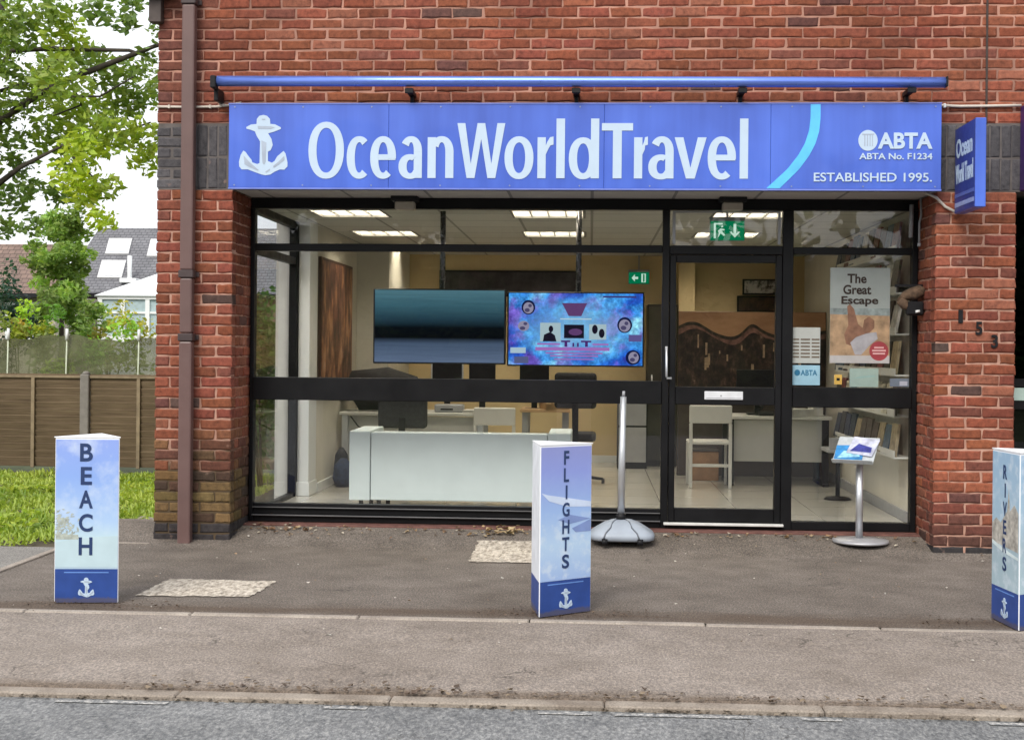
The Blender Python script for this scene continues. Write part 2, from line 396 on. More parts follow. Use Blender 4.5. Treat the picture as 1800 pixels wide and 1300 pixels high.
class Bricks:
    def __init__(s): s.v = []; s.f = []; s.c = []
    def one(s, o, u, n, L, H, tint, depth=.1, vert=False):
        """a brick: o bottom-left-front corner, u along, n outward normal, worn edges"""
        o, u, n = Vector(o), Vector(u), Vector(n); z = Vector((0, 0, 1))
        nx, nz = (6, 4) if L > .1 else (4, 4)
        o = o+z*random.uniform(-.0022, .0022)+u*random.uniform(-.0025, .0025); base = len(s.v); out = random.uniform(-.0036, .0036); tilt = random.uniform(-.002, .002)
        us = [0, .010, *[L*k/(nx-3) for k in range(1, nx-3)], L-.010, L][:nx]; zs = [0, .009, H-.009, H]
        for j in range(4):
            for i in range(nx):
                edge = i in (0, nx-1) or j in (0, 3)
                d = -.006 if edge else 0
                ju, jz = (random.uniform(-.0042, .0042), random.uniform(-.0042, .0042)) if edge else (0, 0)
                p = o+u*(us[i]+ju)+z*(zs[j]+jz)+n*(d+out+tilt*(i/(nx-1)-.5)*2+random.uniform(-.0009, .0009))
                s.v.append(p[:])
        for j in range(3):
            for i in range(nx-1): s.f.append((base+j*nx+i, base+j*nx+i+1, base+(j+1)*nx+i+1, base+(j+1)*nx+i))
        ring = [i for i in range(nx)]+[nx-1+nx*j for j in (1, 2)]+[3*nx+i for i in range(nx-1, -1, -1)]+[nx*j for j in (2, 1)]
        b2 = len(s.v)
        for r in ring: s.v.append((Vector(s.v[base+r])-n*depth)[:])
        m = len(ring)
        for k in range(m): s.f.append((base+ring[k], b2+k, b2+(k+1) % m, base+ring[(k+1) % m]))
        s.c += [(*tint, 1)]*(len(s.v)-base)
    def face(s, o, u, n, L, z0, z1, tint, first=None, off=None, u_of=0, depth=.1):
        """stretcher bond over a length L; first(k) -> length of the first brick of course k"""
        k = 0; z = z0; o, u = Vector(o), Vector(u)
        while z + .06 < z1+1e-6:
            x = 0.; l = first(k) if first else (.215 if k % 2 else .1025)
            while x < L-.02:
                l = min(l, L-x)
                if L-(x+l) < .03: l = L-x
                p = o+u*x; p.z = z
                s.one(p, u, n, l-.003, .0645, tint((o+u*x)[u_of], z, k), depth)
                x += l+.010; l = .215
            z += .075; k += 1
    def mesh(s, name): return arrays(name, s.v, s.f, s.c, MBRICK)

# piers
def pier(xl, xr, tint, depth, name, sides, mm=MMORTAR):
    B = Bricks(); w = xr-xl
    B.face((xl, 0, 0), (1, 0, 0), (0, -1, 0), w, .0, 2.55, tint, lambda k: .1025 if k % 2 else .215)
    if 'R' in sides:
        B.face((xr, .112, 0), (0, 1, 0), (1, 0, 0), depth-.112, 0, 2.55, lambda u, z, k: tint(xl, z, k), lambda k: .1025 if k % 2 else .215, u_of=1)
    if 'L' in sides:
        B.face((xl, depth, 0), (0, -1, 0), (-1, 0, 0), depth-.112, 0, 2.55, lambda u, z, k: tint(xl, z, k), lambda k: .1025 if k % 2 else .215, u_of=1)
    o = link(name, B.mesh(name), bld)
    mb = MB(); mb.box(xl+.0085, xr-.0085, .0085, depth+.02, -.05, 2.545); mb.build('mortar', mm, o)
    return o
pier(-3.14, -2.58, tint_left, .55, 'brick_pier', 'LR', mortar_mat(True))
pier(2.40, 2.955, tint_right, .55, 'brick_pier', 'LR')
# dark engineering brick band behind the fascia: stretchers at the corner, soldiers elsewhere
B = Bricks()
B.face((-3.14, 0, 2.55), (1, 0, 0), (0, -1, 0), .215, 2.555, 3.02, tint_band, lambda k: .1025 if k % 2 else .215)
def soldiers(x0, x1):
    x = x0
    while x < x1-.05:
        for z in (2.555, 2.787):
            B.one((x, 0, z), (1, 0, 0), (0, -1, 0), .066, .222, tint_band(0, 0, 0))
        x += .0745
soldiers(-2.915, -2.45)
bo = link('dark_brick_band', B.mesh('dark_brick_band'), bld); B = Bricks(); soldiers(2.25, 4.2)
link('dark_brick_band', B.mesh('dark_brick_band'), bld)
B = Bricks()
B.face((-3.14, 0, 3.03), (1, 0, 0), (0, -1, 0), 11.1, 3.03, 4.7, lambda u, z, k: tint_left(u, z, k) if u < -2.6 else tint_red(u, z, k))
uw = link('upper_wall', B.mesh('upper_wall'), bld)
mb = MB(); mb.box(-3.1315, 7.95, .0075, .3, 3.025, 4.7)
mb.build('mortar', M('upper mortar', (.37, .195, .145), .95, var=.5, scale=2.2), uw)
mb = MB(); mb.box(-3.1335, 7.95, .0065, .3, 2.547, 3.024)
mb.build('mortar', M('band mortar', (.12, .105, .10), .95, var=.4, scale=6), bo)
mb = MB(); mb.box(2.733, 2.747, -.004, .006, 3.025, 4.7); mb.build('movement_joint', M('dark sealant', (.05, .035, .03), .8), uw)
def brickwall_mat():
    b = NB('distant brickwork'); t = b.n('ShaderNodeTexBrick')
    mp = b.n('ShaderNodeMapping'); mp.inputs['Rotation'].default_value = (R(90), 0, R(90)); b.l(b.obj(), mp.inputs['Vector']); b.l(mp.outputs[0], t.inputs['Vector'])
    t.inputs['Color1'].default_value = (.36, .1, .07, 1); t.inputs['Color2'].default_value = (.22, .07, .055, 1); t.inputs['Mortar'].default_value = (.45, .3, .24, 1)
    t.inputs['Scale'].default_value = 1; t.inputs['Brick Width'].default_value = .225; t.inputs['Row Height'].default_value = .075; t.inputs['Mortar Size'].default_value = .01
    b.pbr(t.outputs[0], .9); return b.m
BW = brickwall_mat()
mb = MB(); mb.box(-3.13, -2.72, .3, .56, 2.548, 4.7); mb.box(-2.72, -2.62, .561, 7, 2.56, 4.7); mb.box(-2.72, -2.62, 2.22, 7, -.05, 2.545)
mb.build('side_wall', BW, bld)
# rooms: floor, ceiling, walls
def floor_mat():
    b = NB('polished floor'); t = b.n('ShaderNodeTexBrick'); t.offset = 0
    b.l(b.obj(), t.inputs['Vector'])
    for k, v in (('Color1', (.50, .49, .45, 1)), ('Color2', (.46, .45, .41, 1)), ('Mortar', (.3, .29, .27, 1))): t.inputs[k].default_value = v
    t.inputs['Scale'].default_value = 1; t.inputs['Brick Width'].default_value = .6; t.inputs['Row Height'].default_value = .6; t.inputs['Mortar Size'].default_value = .004
    b.pbr(t.outputs[0], .16, spec=.5); return b.m
def tile_mat(name, c1, c2, mort, rough=.85):
    b = NB(name); t = b.n('ShaderNodeTexBrick'); t.offset = 0; b.l(b.obj(), t.inputs['Vector'])
    for k, v in (('Color1', (*c1, 1)), ('Color2', (*c2, 1)), ('Mortar', (*mort, 1))): t.inputs[k].default_value = v
    t.inputs['Scale'].default_value = 1; t.inputs['Brick Width'].default_value = .6; t.inputs['Row Height'].default_value = .6; t.inputs['Mortar Size'].default_value = .012
    b.pbr(t.outputs[0], rough, bump=b.noise(60, 3), bstr=.2, bdist=.003); return b.m
mb = MB(); mb.box(-2.6, 2.55, .58, 6.1, -.05, .13); mb.build('shop_floor', floor_mat(), bld)
# the ceiling is a grid of tiles with openings for the light boxes
LX = (-1.95, -.35, 1.25); LY = (1.25, 3.15, 4.9); LH = .3
xs = [-2.6]; [xs.extend((x-LH, x+LH)) for x in LX]; xs.append(2.55)
ys = [.58]; [ys.extend((y-LH, y+LH)) for y in LY]; ys.append(6.1)
mb = MB()
for i in range(len(xs)-1):
    for j in range(len(ys)-1):
        if i % 2 and j % 2: continue
        mb.box(xs[i], xs[i+1], ys[j], ys[j+1], 2.5, 2.545)
mb.build('shop_ceiling', tile_mat('ceiling tile', (.50, .49, .45), (.46, .45, .41), (.24, .23, .21)), bld)
mb = MB(); mb.box(-2.57, 2.43, .03, .5, 2.546, 2.6); mb.build('soffit', tile_mat('soffit board', (.48, .47, .45), (.44, .43, .42), (.2, .2, .2)), bld)
mb = MB(); mb.box(-2.62, -2.435, 2.32, 6.1, .13, 2.5); mb.box(-2.435, -2.10, 4.4, 6.1, .13, 2.5, .003); mb.build('left_inner_wall', PLASTER, bld)
mb = MB(); mb.box(-2.10, 2.42, 6.0, 6.1, .13, 2.5); mb.box(.98, 1.16, 5.7, 6.0, .13, 2.5, .003); mb.build('back_wall', YELLOW, bld)
mb = MB(); mb.box(2.42, 2.55, .6, 6.1, .13, 2.5); mb.build('right_inner_wall', PLASTER, bld)
mb = MB(); mb.box(-2.53, -2.43, 2.0, 2.318, .13, 2.5, .004); mb.box(-2.54, -2.42, 1.99, 2.318, .13, .25, .004); mb.build('column', WHITE, bld)
mb = MB(); mb.box(-2.73, -2.608, 2.0, 2.215, 0, 2.545, .004); mb.build('outer_column', M('grey white render', (.5, .49, .47), .85, var=.08), bld)
mb = MB(); mb.box(-2.435, -2.41, 2.33, 4.39, .131, .21); mb.build('skirting', WHITE, bld)
mb = MB(); mb.box(-2.09, .97, 5.975, 5.999, .131, .21); mb.build('skirting', WHITE, bld)
mb = MB(); mb.box(2.40, 2.4185, .62, 5.97, .131, .21); mb.build('skirting', GREYMET, bld)
# roof so that the upper storey is a body, and the neighbouring bay beyond the right pier
mb = MB(); mb.box(-2.61, 12, .31, 7, 4.55, 4.7); mb.box(-2.6, 12, .31, 7, 2.606, 2.7); mb.box(2.56, 12, 6.12, 6.3, -.1, 2.6); mb.build('roof_slab', M('roof felt', (.1, .1, .1), .9), bld)
mb = MB(); mb.box(-3.19, -3.10, -.07, .02, 3.74, 4.6, .004); mb.box(-3.26, -3.0, -.16, .012, 3.93, 3.99, .01); mb.build('corner_trim', M('dark brown timber', (.05, .035, .03), .6, var=.3), bld)
mb = MB(); mb.box(-2.58, 2.40, .36, .60, -.02, .098, .004); mb.build('plinth', M('red tile plinth', (.13, .055, .045), .8, var=.35, scale=14, bump=.3), bld)

# ============================================================ SHOP FRONT
sf = thing('shop_front', 'black framed glazed shop front with a single glass door', 'shop front', (0, .54, .1))
Y0, Y1 = .50, .585
def fr(x0, x1, z0, z1, y0=Y0, y1=Y1): mb.box(x0, x1, y0, y1, z0, z1, .004)
mb = MB()
fr(-2.575, 2.395, 2.465, 2.544); fr(-2.575, -2.545, .1, 2.464)                # head, left jamb
fr(.528, .580, .1, 2.464); fr(1.414, 1.492, .1, 2.464); fr(2.358, 2.398, .1, 2.464)   # posts
fr(-2.544, .527, 2.145, 2.20); fr(.581, 1.413, 2.135, 2.20); fr(1.493, 2.357, 2.14, 2.19)
fr(-2.544, .527, .10, .155); fr(-2.544, .527, .156, .237, Y0+.012)
fr(1.493, 2.357, .10, .162); fr(.581, 1.413, .10, .145)
fr(-2.600, -2.545, .59, .65, .236+1.2, .237+1.2) if False else None
fo = mb.build('frame', BLACK, sf)
mb = MB(); mb.box(-2.544, .527, Y0-.02, Y1+.015, 1.02, 1.19, .004); mb.box(1.493, 2.357, Y0-.02, Y1+.015, 1.01, 1.157, .004); mb.build('crash_rail', BLACK, sf)
# silver inner beads that catch the light
mb = MB()
for (x0, x1, z0, z1) in ((.60, 1.395, 2.21, 2.455),):
    mb.box(x0, x0+.02, Y0-.006, Y0+.02, z0, z1); mb.box(x1-.02, x1, Y0-.006, Y0+.02, z0, z1)
    mb.box(x0+.02, x1-.02, Y0-.006, Y0+.02, z1-.012, z1)
mb.build('fanlight_bead', GREYMET, sf)
# side glazing of the display bay
mb = MB()
mb.box(-2.60, -2.545, .59, 1.95, 2.44, 2.544, .004); mb.box(-2.60, -2.545, .59, 1.95, 2.13, 2.19, .004)
mb.box(-2.60, -2.545, .59, 1.95, .10, .165, .004); mb.box(-2.605, -2.535, 1.951, 2.06, .13, 2.5, .004)
mb.build('side_frame', BLACK, sf)
def pane(x0, x1, z0, z1, y=.538):
    mb = MB(); mb.box(x0, x1, y, y+.008, z0, z1); return mb.build('pane', GLASS, sf)
pane(-2.545, .528, .237, 1.02); pane(-2.545, .528, 1.19, 2.145); pane(-2.545, .528, 2.20, 2.465)
pane(.58, 1.414, 2.20, 2.465)
pane(1.492, 2.358, .162, 1.01); pane(1.492, 2.358, 1.157, 2.14); pane(1.492, 2.358, 2.19, 2.465)
SGLASS = glass_mat('side glass', ior=1.14)
for z0, z1 in ((.165, 2.13), (2.19, 2.44)):
    mb = MB(); mb.box(-2.577, -2.569, .59, 1.951, z0, z1); mb.build('pane', SGLASS, sf)
mb = MB(); mb.box(-2.544, .527, Y0-.035, Y0-.001, .148, .156, .002); mb.box(-2.544, .527, Y0-.018, Y0+.011, .206, .212, .002); mb.build('sill_trim', M('dull aluminium', (.16, .16, .165), .45, metal=.5), sf)
mb = MB(); mb.box(.55, 1.43, Y0-.05, Y0-.002, .128, .146, .003); mb.build('threshold', M('worn white metal', (.62, .62, .6), .5, var=.12), sf)
# door
mb = MB()
for a in ((.584, .63, .148, 2.13), (1.366, 1.411, .148, 2.13)): mb.box(a[0], a[1], .505, .575, a[2], a[3], .004)
for a in ((2.075, 2.13), (1.02, 1.151), (.148, .248)): mb.box(.631, 1.365, .508, .572, a[0], a[1], .004)
dr = mb.build('door', BLACK, sf)
for z0, z1 in ((.248, 1.02), (1.151, 2.075)):
    mb = MB(); mb.box(.63, 1.366, .536, .544, z0, z1); mb.build('door_pane', GLASS, dr)
mb = MB(); mb.tube([(.560, .452, 1.45), (.560, .45, 1.23), (.566, .452, 1.215), (.60, .452, 1.213)], .009); mb.tube([(.560, .45, 1.40), (.560, .5, 1.40)], .007); mb.tube([(.560, .45, 1.25), (.560, .5, 1.25)], .007)
mb.build('handle', SILVER, dr)
mb = MB(); mb.box(.846, 1.13, .496, .507, 1.058, 1.120, .003); lp = mb.build('letter_plate', M('pale letter plate', (.62, .63, .66), .45), dr)
mb = MB(); mb.box(.86, 1.116, .4945, .4958, 1.068, 1.072); mb.box(.962, .974, .493, .4958, 1.082, 1.094, .001); mb.build('flap_line', GREYMET, lp)

# ============================================================ FASCIA SIGN
SIGNB = None
def sign_blue():
    b = NB('blue sign face'); c = b.ramp(b.noise(1.4, 3), (.35, (.056, .118, .53)), (.65, (.072, .155, .66)))
    c = b.mix(.8, c, b.ramp(b.noise(1, 4, b.scaled(7, 1, .5)), (.3, (.74, .77, .83)), (.55, (1, 1, 1)), (.75, (1.2, 1.17, 1.08))), 'MULTIPLY')
    b.pbr(c, .34, spec=.5, coat=.25); return b.m
SIGNB = sign_blue()
fs = thing('fascia_sign', 'long blue fascia sign reading OceanWorldTravel with a white anchor', 'shop sign', (0, -.07, 2.545))
mb = MB()
px = [-2.583, -1.438, .08, 1.235, 2.402]
for a, b_ in zip(px, px[1:]): mb.box(a+.0008, b_-.0008, -.128, -.112, 2.548, 3.136, .002)
mb.build('panel', SIGNB, fs)
mb = MB(); mb.box(-2.58, 2.40, -.111, .0, 2.549, 3.134); mb.build('sign_tray', M('dark blue tray', (.02, .03, .12), .5), fs)
for i, x in enumerate(np.linspace(-2.54, 2.36, 11)):
    for z in (2.565, 3.118):
        mb = MB(); mb.tube([(x, -.1281, z), (x, -.1315, z)], .006, 8); mb.build('screw_head', M('sign screw', (.25, .3, .5), .4, metal=.5), fs)
mb = MB(); mb.box(-2.585, 2.404, -.131, -.1, 2.536, 2.5475, .001); mb.box(-2.585, 2.404, -.131, -.1, 3.1365, 3.146, .001); mb.build('edge_trim', M('pale blue trim', (.16, .22, .62), .4), fs)
DARKT = M('letter edge', (.03, .06, .24), .5)
UX, UZ, EY = (1, 0, 0), (0, 0, 1), (0, .006, 0)
def glyphs(mb, y):
    """sign letters drawn as strokes in metres: (left, right) on the sign, base line 2.617"""
    Z = 2.617; XH, CAP, ASC = .287, .386, .418; T, H = .058, .043; cnt = [0]
    def lay(pts):
        cnt[0] += 1; d = y-.0004*(cnt[0] % 4); mb.poly([(px_, d, pz) for px_, pz in pts], ext=(0, .003, 0))
    def bar(x0, x1, z0, z1): lay([(x0, Z+z0), (x1, Z+z0), (x1, Z+z1), (x0, Z+z1)])
    def arc(cx, cz, rx, rz, t0, t1, tx=T, tz=H, n=36):
        se = lambda t, a_, b_: (cx+a_*math.copysign(abs(math.cos(t))**.92, math.cos(t)), Z+cz+b_*math.copysign(abs(math.sin(t))**.92, math.sin(t)))
        ts = [R(t0+(t1-t0)*k/n) for k in range(n+1)]
        closed = abs(t1-t0) >= 359.9
        cnt[0] += 1; d = y-.0004*(cnt[0] % 4)
        O = [mb.bm.verts.new((p[0], d, p[1])) for p in (se(t, rx, rz) for t in ts)]; I = [mb.bm.verts.new((p[0], d, p[1])) for p in (se(t, rx-tx, rz-tz) for t in ts)]
        fl = [mb.bm.faces.new((O[k], O[k+1], I[k+1], I[k])) for k in range(n)]
        if closed: bmesh.ops.remove_doubles(mb.bm, verts=O+I, dist=1e-6); fl = [f for f in fl if f.is_valid]
        r_ = bmesh.ops.extrude_face_region(mb.bm, geom=fl); bmesh.ops.translate(mb.bm, verts=[g for g in r_['geom'] if isinstance(g, bmesh.types.BMVert)], vec=(0, .003, 0))
    def ring(x0, x1, h, lo=-.007): arc((x0+x1)/2, (h+lo)/2, (x1-x0)/2, (h-lo)/2, 0, 360)
    def g_c(x0, x1): arc((x0+x1)/2+.012, XH/2, (x1-x0)/2+.012, XH/2+.007, 52, 308)
    def g_e(x0, x1): arc((x0+x1)/2, XH/2, (x1-x0)/2, XH/2+.007, -2, 306); bar(x0+T*.8, x1-.004, XH*.44, XH*.44+.040)
    def g_a(x0, x1):
        bar(x1-T, x1, 0, XH*.66); arc((x0+x1)/2+.004, XH*.645, (x1-x0)/2-.004, XH*.355+.007, 0, 148)
        arc((x0+x1)/2-.002, XH*.28, (x1-x0)/2+.002, XH*.28+.007, 60, 330, T, .040)
    def g_n(x0, x1): bar(x0, x0+T, 0, XH); bar(x1-T, x1, 0, XH*.62); arc((x0+x1)/2+.008, XH*.62, (x1-x0)/2-.008, XH*.38+.007, 0, 152)
    def g_r(x0, x1): bar(x0, x0+T, 0, XH); w_ = x1-x0; lay([(x0+T, Z+XH*.58), (x0+T, Z+XH*.80), (x0+T+.012, Z+XH*.90), (x0+w_*.78, Z+XH*1.0), (x1, Z+XH*1.02), (x1, Z+XH*.82), (x0+w_*.80, Z+XH*.80), (x0+T+.016, Z+XH*.70)])
    def g_l(x0, x1): bar(x0, x1, 0, ASC)
    def g_d(x0, x1): ring(x0, x1-.012, XH); bar(x1-T, x1, 0, ASC)
    def g_v(x0, x1):
        m_ = (x0+x1)/2; lay([(x0, Z+XH), (x0+T*1.05, Z+XH), (m_, Z+.075), (x1-T*1.05, Z+XH), (x1, Z+XH), (m_+.030, Z), (m_-.030, Z)])
    def g_W(x0, x1):
        w_ = x1-x0; p = lambda f, z: (x0+w_*f, Z+z)
        lay([p(0, CAP), p(.165, CAP), p(.285, .10), p(.42, CAP), p(.58, CAP), p(.715, .10), p(.835, CAP), p(1, CAP), p(.80, 0), p(.635, 0), p(.5, .275), p(.365, 0), p(.20, 0)])
    def g_T(x0, x1): m_ = (x0+x1)/2; bar(x0, x1, CAP-.052, CAP); bar(m_-.031, m_+.031, 0, CAP-.052)
    for g, l, r in ((lambda a_, b_: ring(a_, b_, CAP+.010), 541.5, 605), (g_c, 610, 649), (g_e, 652, 698), (g_a, 703.5, 744), (g_n, 754, 800), (g_W, 806.5, 891), (lambda a_, b_: ring(a_, b_, XH+.007), 890, 941), (g_r, 948, 976), (g_l, 981, 996), (g_d, 1003, 1056), (g_T, 1060.5, 1115), (g_r, 1117, 1141), (g_a, 1143, 1186), (g_v, 1187.5, 1243), (g_e, 1245, 1294), (g_l, 1300.5, 1315)):
        g(-2.011+(l-541)*.003993, -2.011+(r-541)*.003993)
mb = MB(); glyphs(mb, -.1312); mb.build('lettering', WHITEV, fs)
ANCH = [(525,165),(580,180),(625,225),(632,300),(700,305),(790,350),(790,375),(690,415),(600,440),(650,520),(672,612),(640,690),(600,710),(600,850),(660,875),(700,850),(740,780),(835,700),(865,740),(895,870),(895,930),(848,978),(780,975),(700,1010),(640,1050),(565,1062),(500,1048),(420,1020),(300,975),(205,975),(170,930),(165,860),(190,760),(230,695),(262,715),(310,780),(355,835),(365,870),(440,895),(475,880),(480,560),(430,480),(400,410),(330,385),(275,372),(270,345),(340,310),(425,300),(428,225),(465,180)]
ANCH_IN = [[(500,545),(575,575),(565,860),(545,905),(520,880),(508,700)],[(235,770),(330,870),(470,990),(440,990),(300,930),(250,900)],[(845,775),(848,835),(760,905),(690,950),(680,925),(760,860)],[(500,225),(560,225),(545,243),(512,243)],[(440,330),(640,335),(700,350),(640,375),(450,375)],[(560,1010),(630,965),(636,985),(580,1022)]]
def anchor(mb, mi, o, u, w, s, n, ink):
    """anchor emblem: white outline with grey inner strokes; s metres per traced unit"""
    o, u, w, n = Vector(o), Vector(u), Vector(w), Vector(n)
    f = lambda p, d: o+u*((p[0]-525)*s)+w*((1065-p[1])*s)+n*d
    mb.mi = 0; mb.poly([f(p, .002) for p in ANCH], ext=-n*.002)
    mb.mi = 1
    for P in ANCH_IN: mb.poly([f(p, .0035) for p in P])
    mb.mi = 0
GREYV = M('grey vinyl', (.36, .42, .52), .5)
mb = MB(); anchor(mb, 0, (-2.335, -.129, 2.632), UX, UZ, .43/900, (0, -1, 0), None); mb.build('anchor_emblem', [WHITEV, GREYV], fs)
# pale blue arc
arc_c, arc_r = (.78, 3.28), .80
mb = MB(); arc = []
for k in range(29):
    t = k/28; z = 3.134-t*(3.134-2.551)
    # centre line measured off the sign
    x = 1.541-.042*0+(-.02)*t*4*(1-t)*0
    x = np.interp(z, [2.55, 2.685, 2.78, 2.86, 2.95, 3.04, 3.134], [1.252, 1.392, 1.462, 1.505, 1.532, 1.541, 1.541])
    arc.append((x, z))
wd = [.034+.012*(k/28)**2 for k in range(29)]
Lp = [(x-w_, -.1305, z) for (x, z), w_ in zip(arc, wd)]; Rp = [(x+w_, -.1305, z) for (x, z), w_ in zip(arc, wd)]
mb.poly(Lp+Rp[::-1], ext=(0, .002, 0)); mb.build('arc_stripe', M('sky blue vinyl', (.10, .50, .90), .4), fs)
mb = MB(); add_text(mb, 'ABTA', (1.968, -.1345, 2.826), UX, UZ, .372, .112, (0, .005, 0), .035); mb.build('lettering', WHITEV, fs)
mb = MB(); add_text(mb, 'ABTA No. F1234', (1.842, -.1345, 2.752), UX, UZ, .498, .044, (0, .005, 0), .02); mb.build('lettering', WHITEV, fs)
mb = MB(); add_text(mb, 'ESTABLISHED 1995.', (1.532, -.1345, 2.598), UX, UZ, .806, .062, (0, .005, 0), .012); mb.build('lettering', WHITEV, fs)
mb = MB(); mb.poly([(1.901+.066*math.cos(t), -.131, 2.884+.072*math.sin(t)) for t in np.linspace(0, 2*math.pi, 32, endpoint=False)], ext=(0, .002, 0))
mb.mi = 1
for dx, w_ in ((-.022, .007), (-.004, .007), (.014, .006), (.030, .005)): mb.box(1.901+dx-w_/2, 1.901+dx+w_/2, -.1325, -.1312, 2.845, 2.925)
mb.box(1.862, 1.942, -.1326, -.1313, 2.922, 2.930); mb.build('round_emblem', [WHITEV, GREYV], fs)

# ============================================================ AWNING
aw = thing('rolled_awning', 'rolled blue awning tube on black brackets above the fascia', 'awning', (0, -.2, 3.27))
mb = MB(); mb.tube([(-2.648, -.2, 3.288), (-1, -.2, 3.283), (1, -.2, 3.276), (2.403, -.2, 3.270)], .037, 20); mb.build('awning_roll', M('blue awning metal', (.17, .27, .80), .33, metal=.65, var=.05), aw)
mb = MB(); mb.box(-2.69, -2.650, -.245, -.16, 3.235, 3.322, .006); mb.box(-2.685, -2.655, -.16, -.002, 3.16, 3.25, .004); mb.build('end_cap', BLACKP, aw)
mb = MB(); mb.box(2.404, 2.418, -.24, -.16, 3.236, 3.306, .004); mb.build('end_cap', BLACKP, aw)
for x in (-1.285, -.118, 1.03, 2.18):
    mb = MB(); mb.box(x-.022, x+.022, -.205, -.002, 3.205, 3.238, .004); mb.box(x-.012, x+.012, -.06, -.002, 3.15, 3.204, .003); mb.box(x-.03, x+.03, -.215, -.19, 3.2, 3.234, .003); mb.build('bracket', BLACKP, aw)

# ============================================================ PROJECTING SIGN
ps = thing('projecting_sign', 'blue double sided sign jutting out from the brick above the pier', 'hanging sign', (2.553, -.27, 2.385))
mb = MB(); mb.box(2.518, 2.588, -.545, -.046, 2.385, 2.972, .004); mb.build('sign_box', SIGNB, ps)
mb = MB(); mb.box(2.532, 2.574, -.045, -.002, 2.42, 2.94, .003); mb.build('wall_bracket', BLACKP, ps)
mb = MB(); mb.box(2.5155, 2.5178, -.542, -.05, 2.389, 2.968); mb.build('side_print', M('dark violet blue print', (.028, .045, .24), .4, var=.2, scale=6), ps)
mb = MB(); add_text(mb, 'Ocean', (2.514, -.08, 2.76), (0, -1, 0), UZ, .40, .13, (.002, 0, 0), .03); mb.build('lettering', WHITEV, ps)
mb = MB(); add_text(mb, 'World Travel', (2.514, -.07, 2.585), (0, -1, 0), UZ, .43, .13, (.002, 0, 0), .03); mb.build('lettering', WHITEV, ps)
mb = MB(); mb.box(2.5135, 2.5153, -.53, -.06, 2.49, 2.515); mb.build('stripe', M('violet stripe', (.09, .13, .42), .5), ps)
mb = MB(); mb.box(2.5135, 2.5153, -.53, -.06, 2.425, 2.455); mb.build('stripe', M('lilac stripe', (.28, .34, .62), .5), ps)

# next shop's fascia and window at the right edge
nsf = thing('purple_fascia_sign', 'purple fascia sign of the next shop, cut by the right edge', 'shop sign', (3.5, -.05, 2.55))
mb = MB(); mb.box(2.972, 7.5, -.115, -.003, 2.55, 3.138, .004); mb.build('panel', M('purple sign face', (.06, .022, .14), .4), nsf)
nw = thing('neighbour_window', 'dark shop window of the next shop beyond the brick pier', 'shop window', (3.5, .4, .1))
mb = MB(); mb.box(2.957, 3.03, .30, .36, .1, 2.54, .004); mb.box(3.031, 7.5, .30, .36, 1.18, 1.24, .003); mb.box(3.031, 7.5, .30, .36, 1.02, 1.08, .003); mb.box(3.031, 7.5, .30, .36, .1, .2, .003); mb.build('frame', BLACK, nw)
mb = MB(); mb.box(3.031, 7.5, .345, .353, .2, 2.54); mb.build('pane', glass_mat('dark window glass', (.35, .37, .36)), nw)
mb = MB(); mb.box(3.031, 7.5, .297, .299, 1.085, 1.175); mb.build('rail_film', M('pale green film', (.42, .55, .5), .5), nw)

# ============================================================ DRAINPIPE, CABLE, HOUSE NUMBERS
dp = thing('drainpipe', 'brown square drainpipe running down the corner brick pier', 'drainpipe', (-2.893, -.05, 0))
mb = MB(); mb.box(-2.940, -2.846, -.098, -.022, .0, 1.452, .012, seg=2); mb.box(-2.938, -2.848, -.096, -.024, 1.512, 1.905, .012, seg=2); mb.box(-2.940, -2.846, -.098, -.022, 1.962, 3.86, .012, seg=2); mb.box(-2.938, -2.848, -.096, -.024, 3.905, 4.6, .012, seg=2)
mb.build('pipe', M('brown plastic', (.125, .072, .066), .45, var=.12, scale=4), dp)
for z in (1.453, 1.906, 3.862):
    mb = MB(); mb.box(-2.947, -2.839, -.105, -.018, z, z+.056, .006); mb.box(-2.965, -2.821, -.017, -.002, z+.01, z+.045, .002); mb.build('collar', M('dark brown plastic', (.05, .032, .032), .5, var=.15), dp)
cab = thing('cable', 'thin pale cable run along the brick above the fascia', 'cable', (-2.8, -.02, 3.14))
CABM = M('pale cable sheath', (.55, .50, .44), .6)
mb = MB(); mb.tube([(-3.14, -.012, 3.142), (-2.9, -.014, 3.138), (-2.7, -.014, 3.141), (-2.62, -.02, 3.15), (-2.52, -.03, 3.165)], .009); mb.tube([(-2.67, -.09, 3.235), (-2.69, -.05, 3.19), (-2.675, -.02, 3.155), (-2.62, -.016, 3.148)], .009); mb.build('cable_run', CABM, cab)
for x in (-3.05, -2.75):
    mb = MB(); mb.box(x-.008, x+.008, -.026, -.002, 3.128, 3.153, .002); mb.build('clip', CABM, cab)
ca2 = thing('cable', 'thin pale cable between the two fascia signs above the projecting sign', 'cable', (2.7, -.02, 3.14))
mb = MB(); mb.tube([(2.405, -.02, 3.146), (2.55, -.014, 3.140), (2.75, -.014, 3.142), (2.972, -.02, 3.145)], .010); mb.build('cable_run', CABM, ca2)
mb = MB(); mb.box(2.44, 2.458, -.028, -.002, 3.128, 3.158, .003); mb.build('clip', WHITE, ca2)
ca3 = thing('cable', 'short pale cable looping under the fascia beside the projecting sign', 'cable', (2.43, .1, 2.45))
mb = MB(); mb.tube([(2.32, -.02, 2.54), (2.40, -.02, 2.50), (2.46, -.015, 2.44), (2.525, -.04, 2.40)], .010); mb.build('cable_run', CABM, ca3)
ca4 = thing('conduit', 'grey conduit hanging in the dark corner over the right window jamb', 'conduit', (2.42, .3, 2.4))
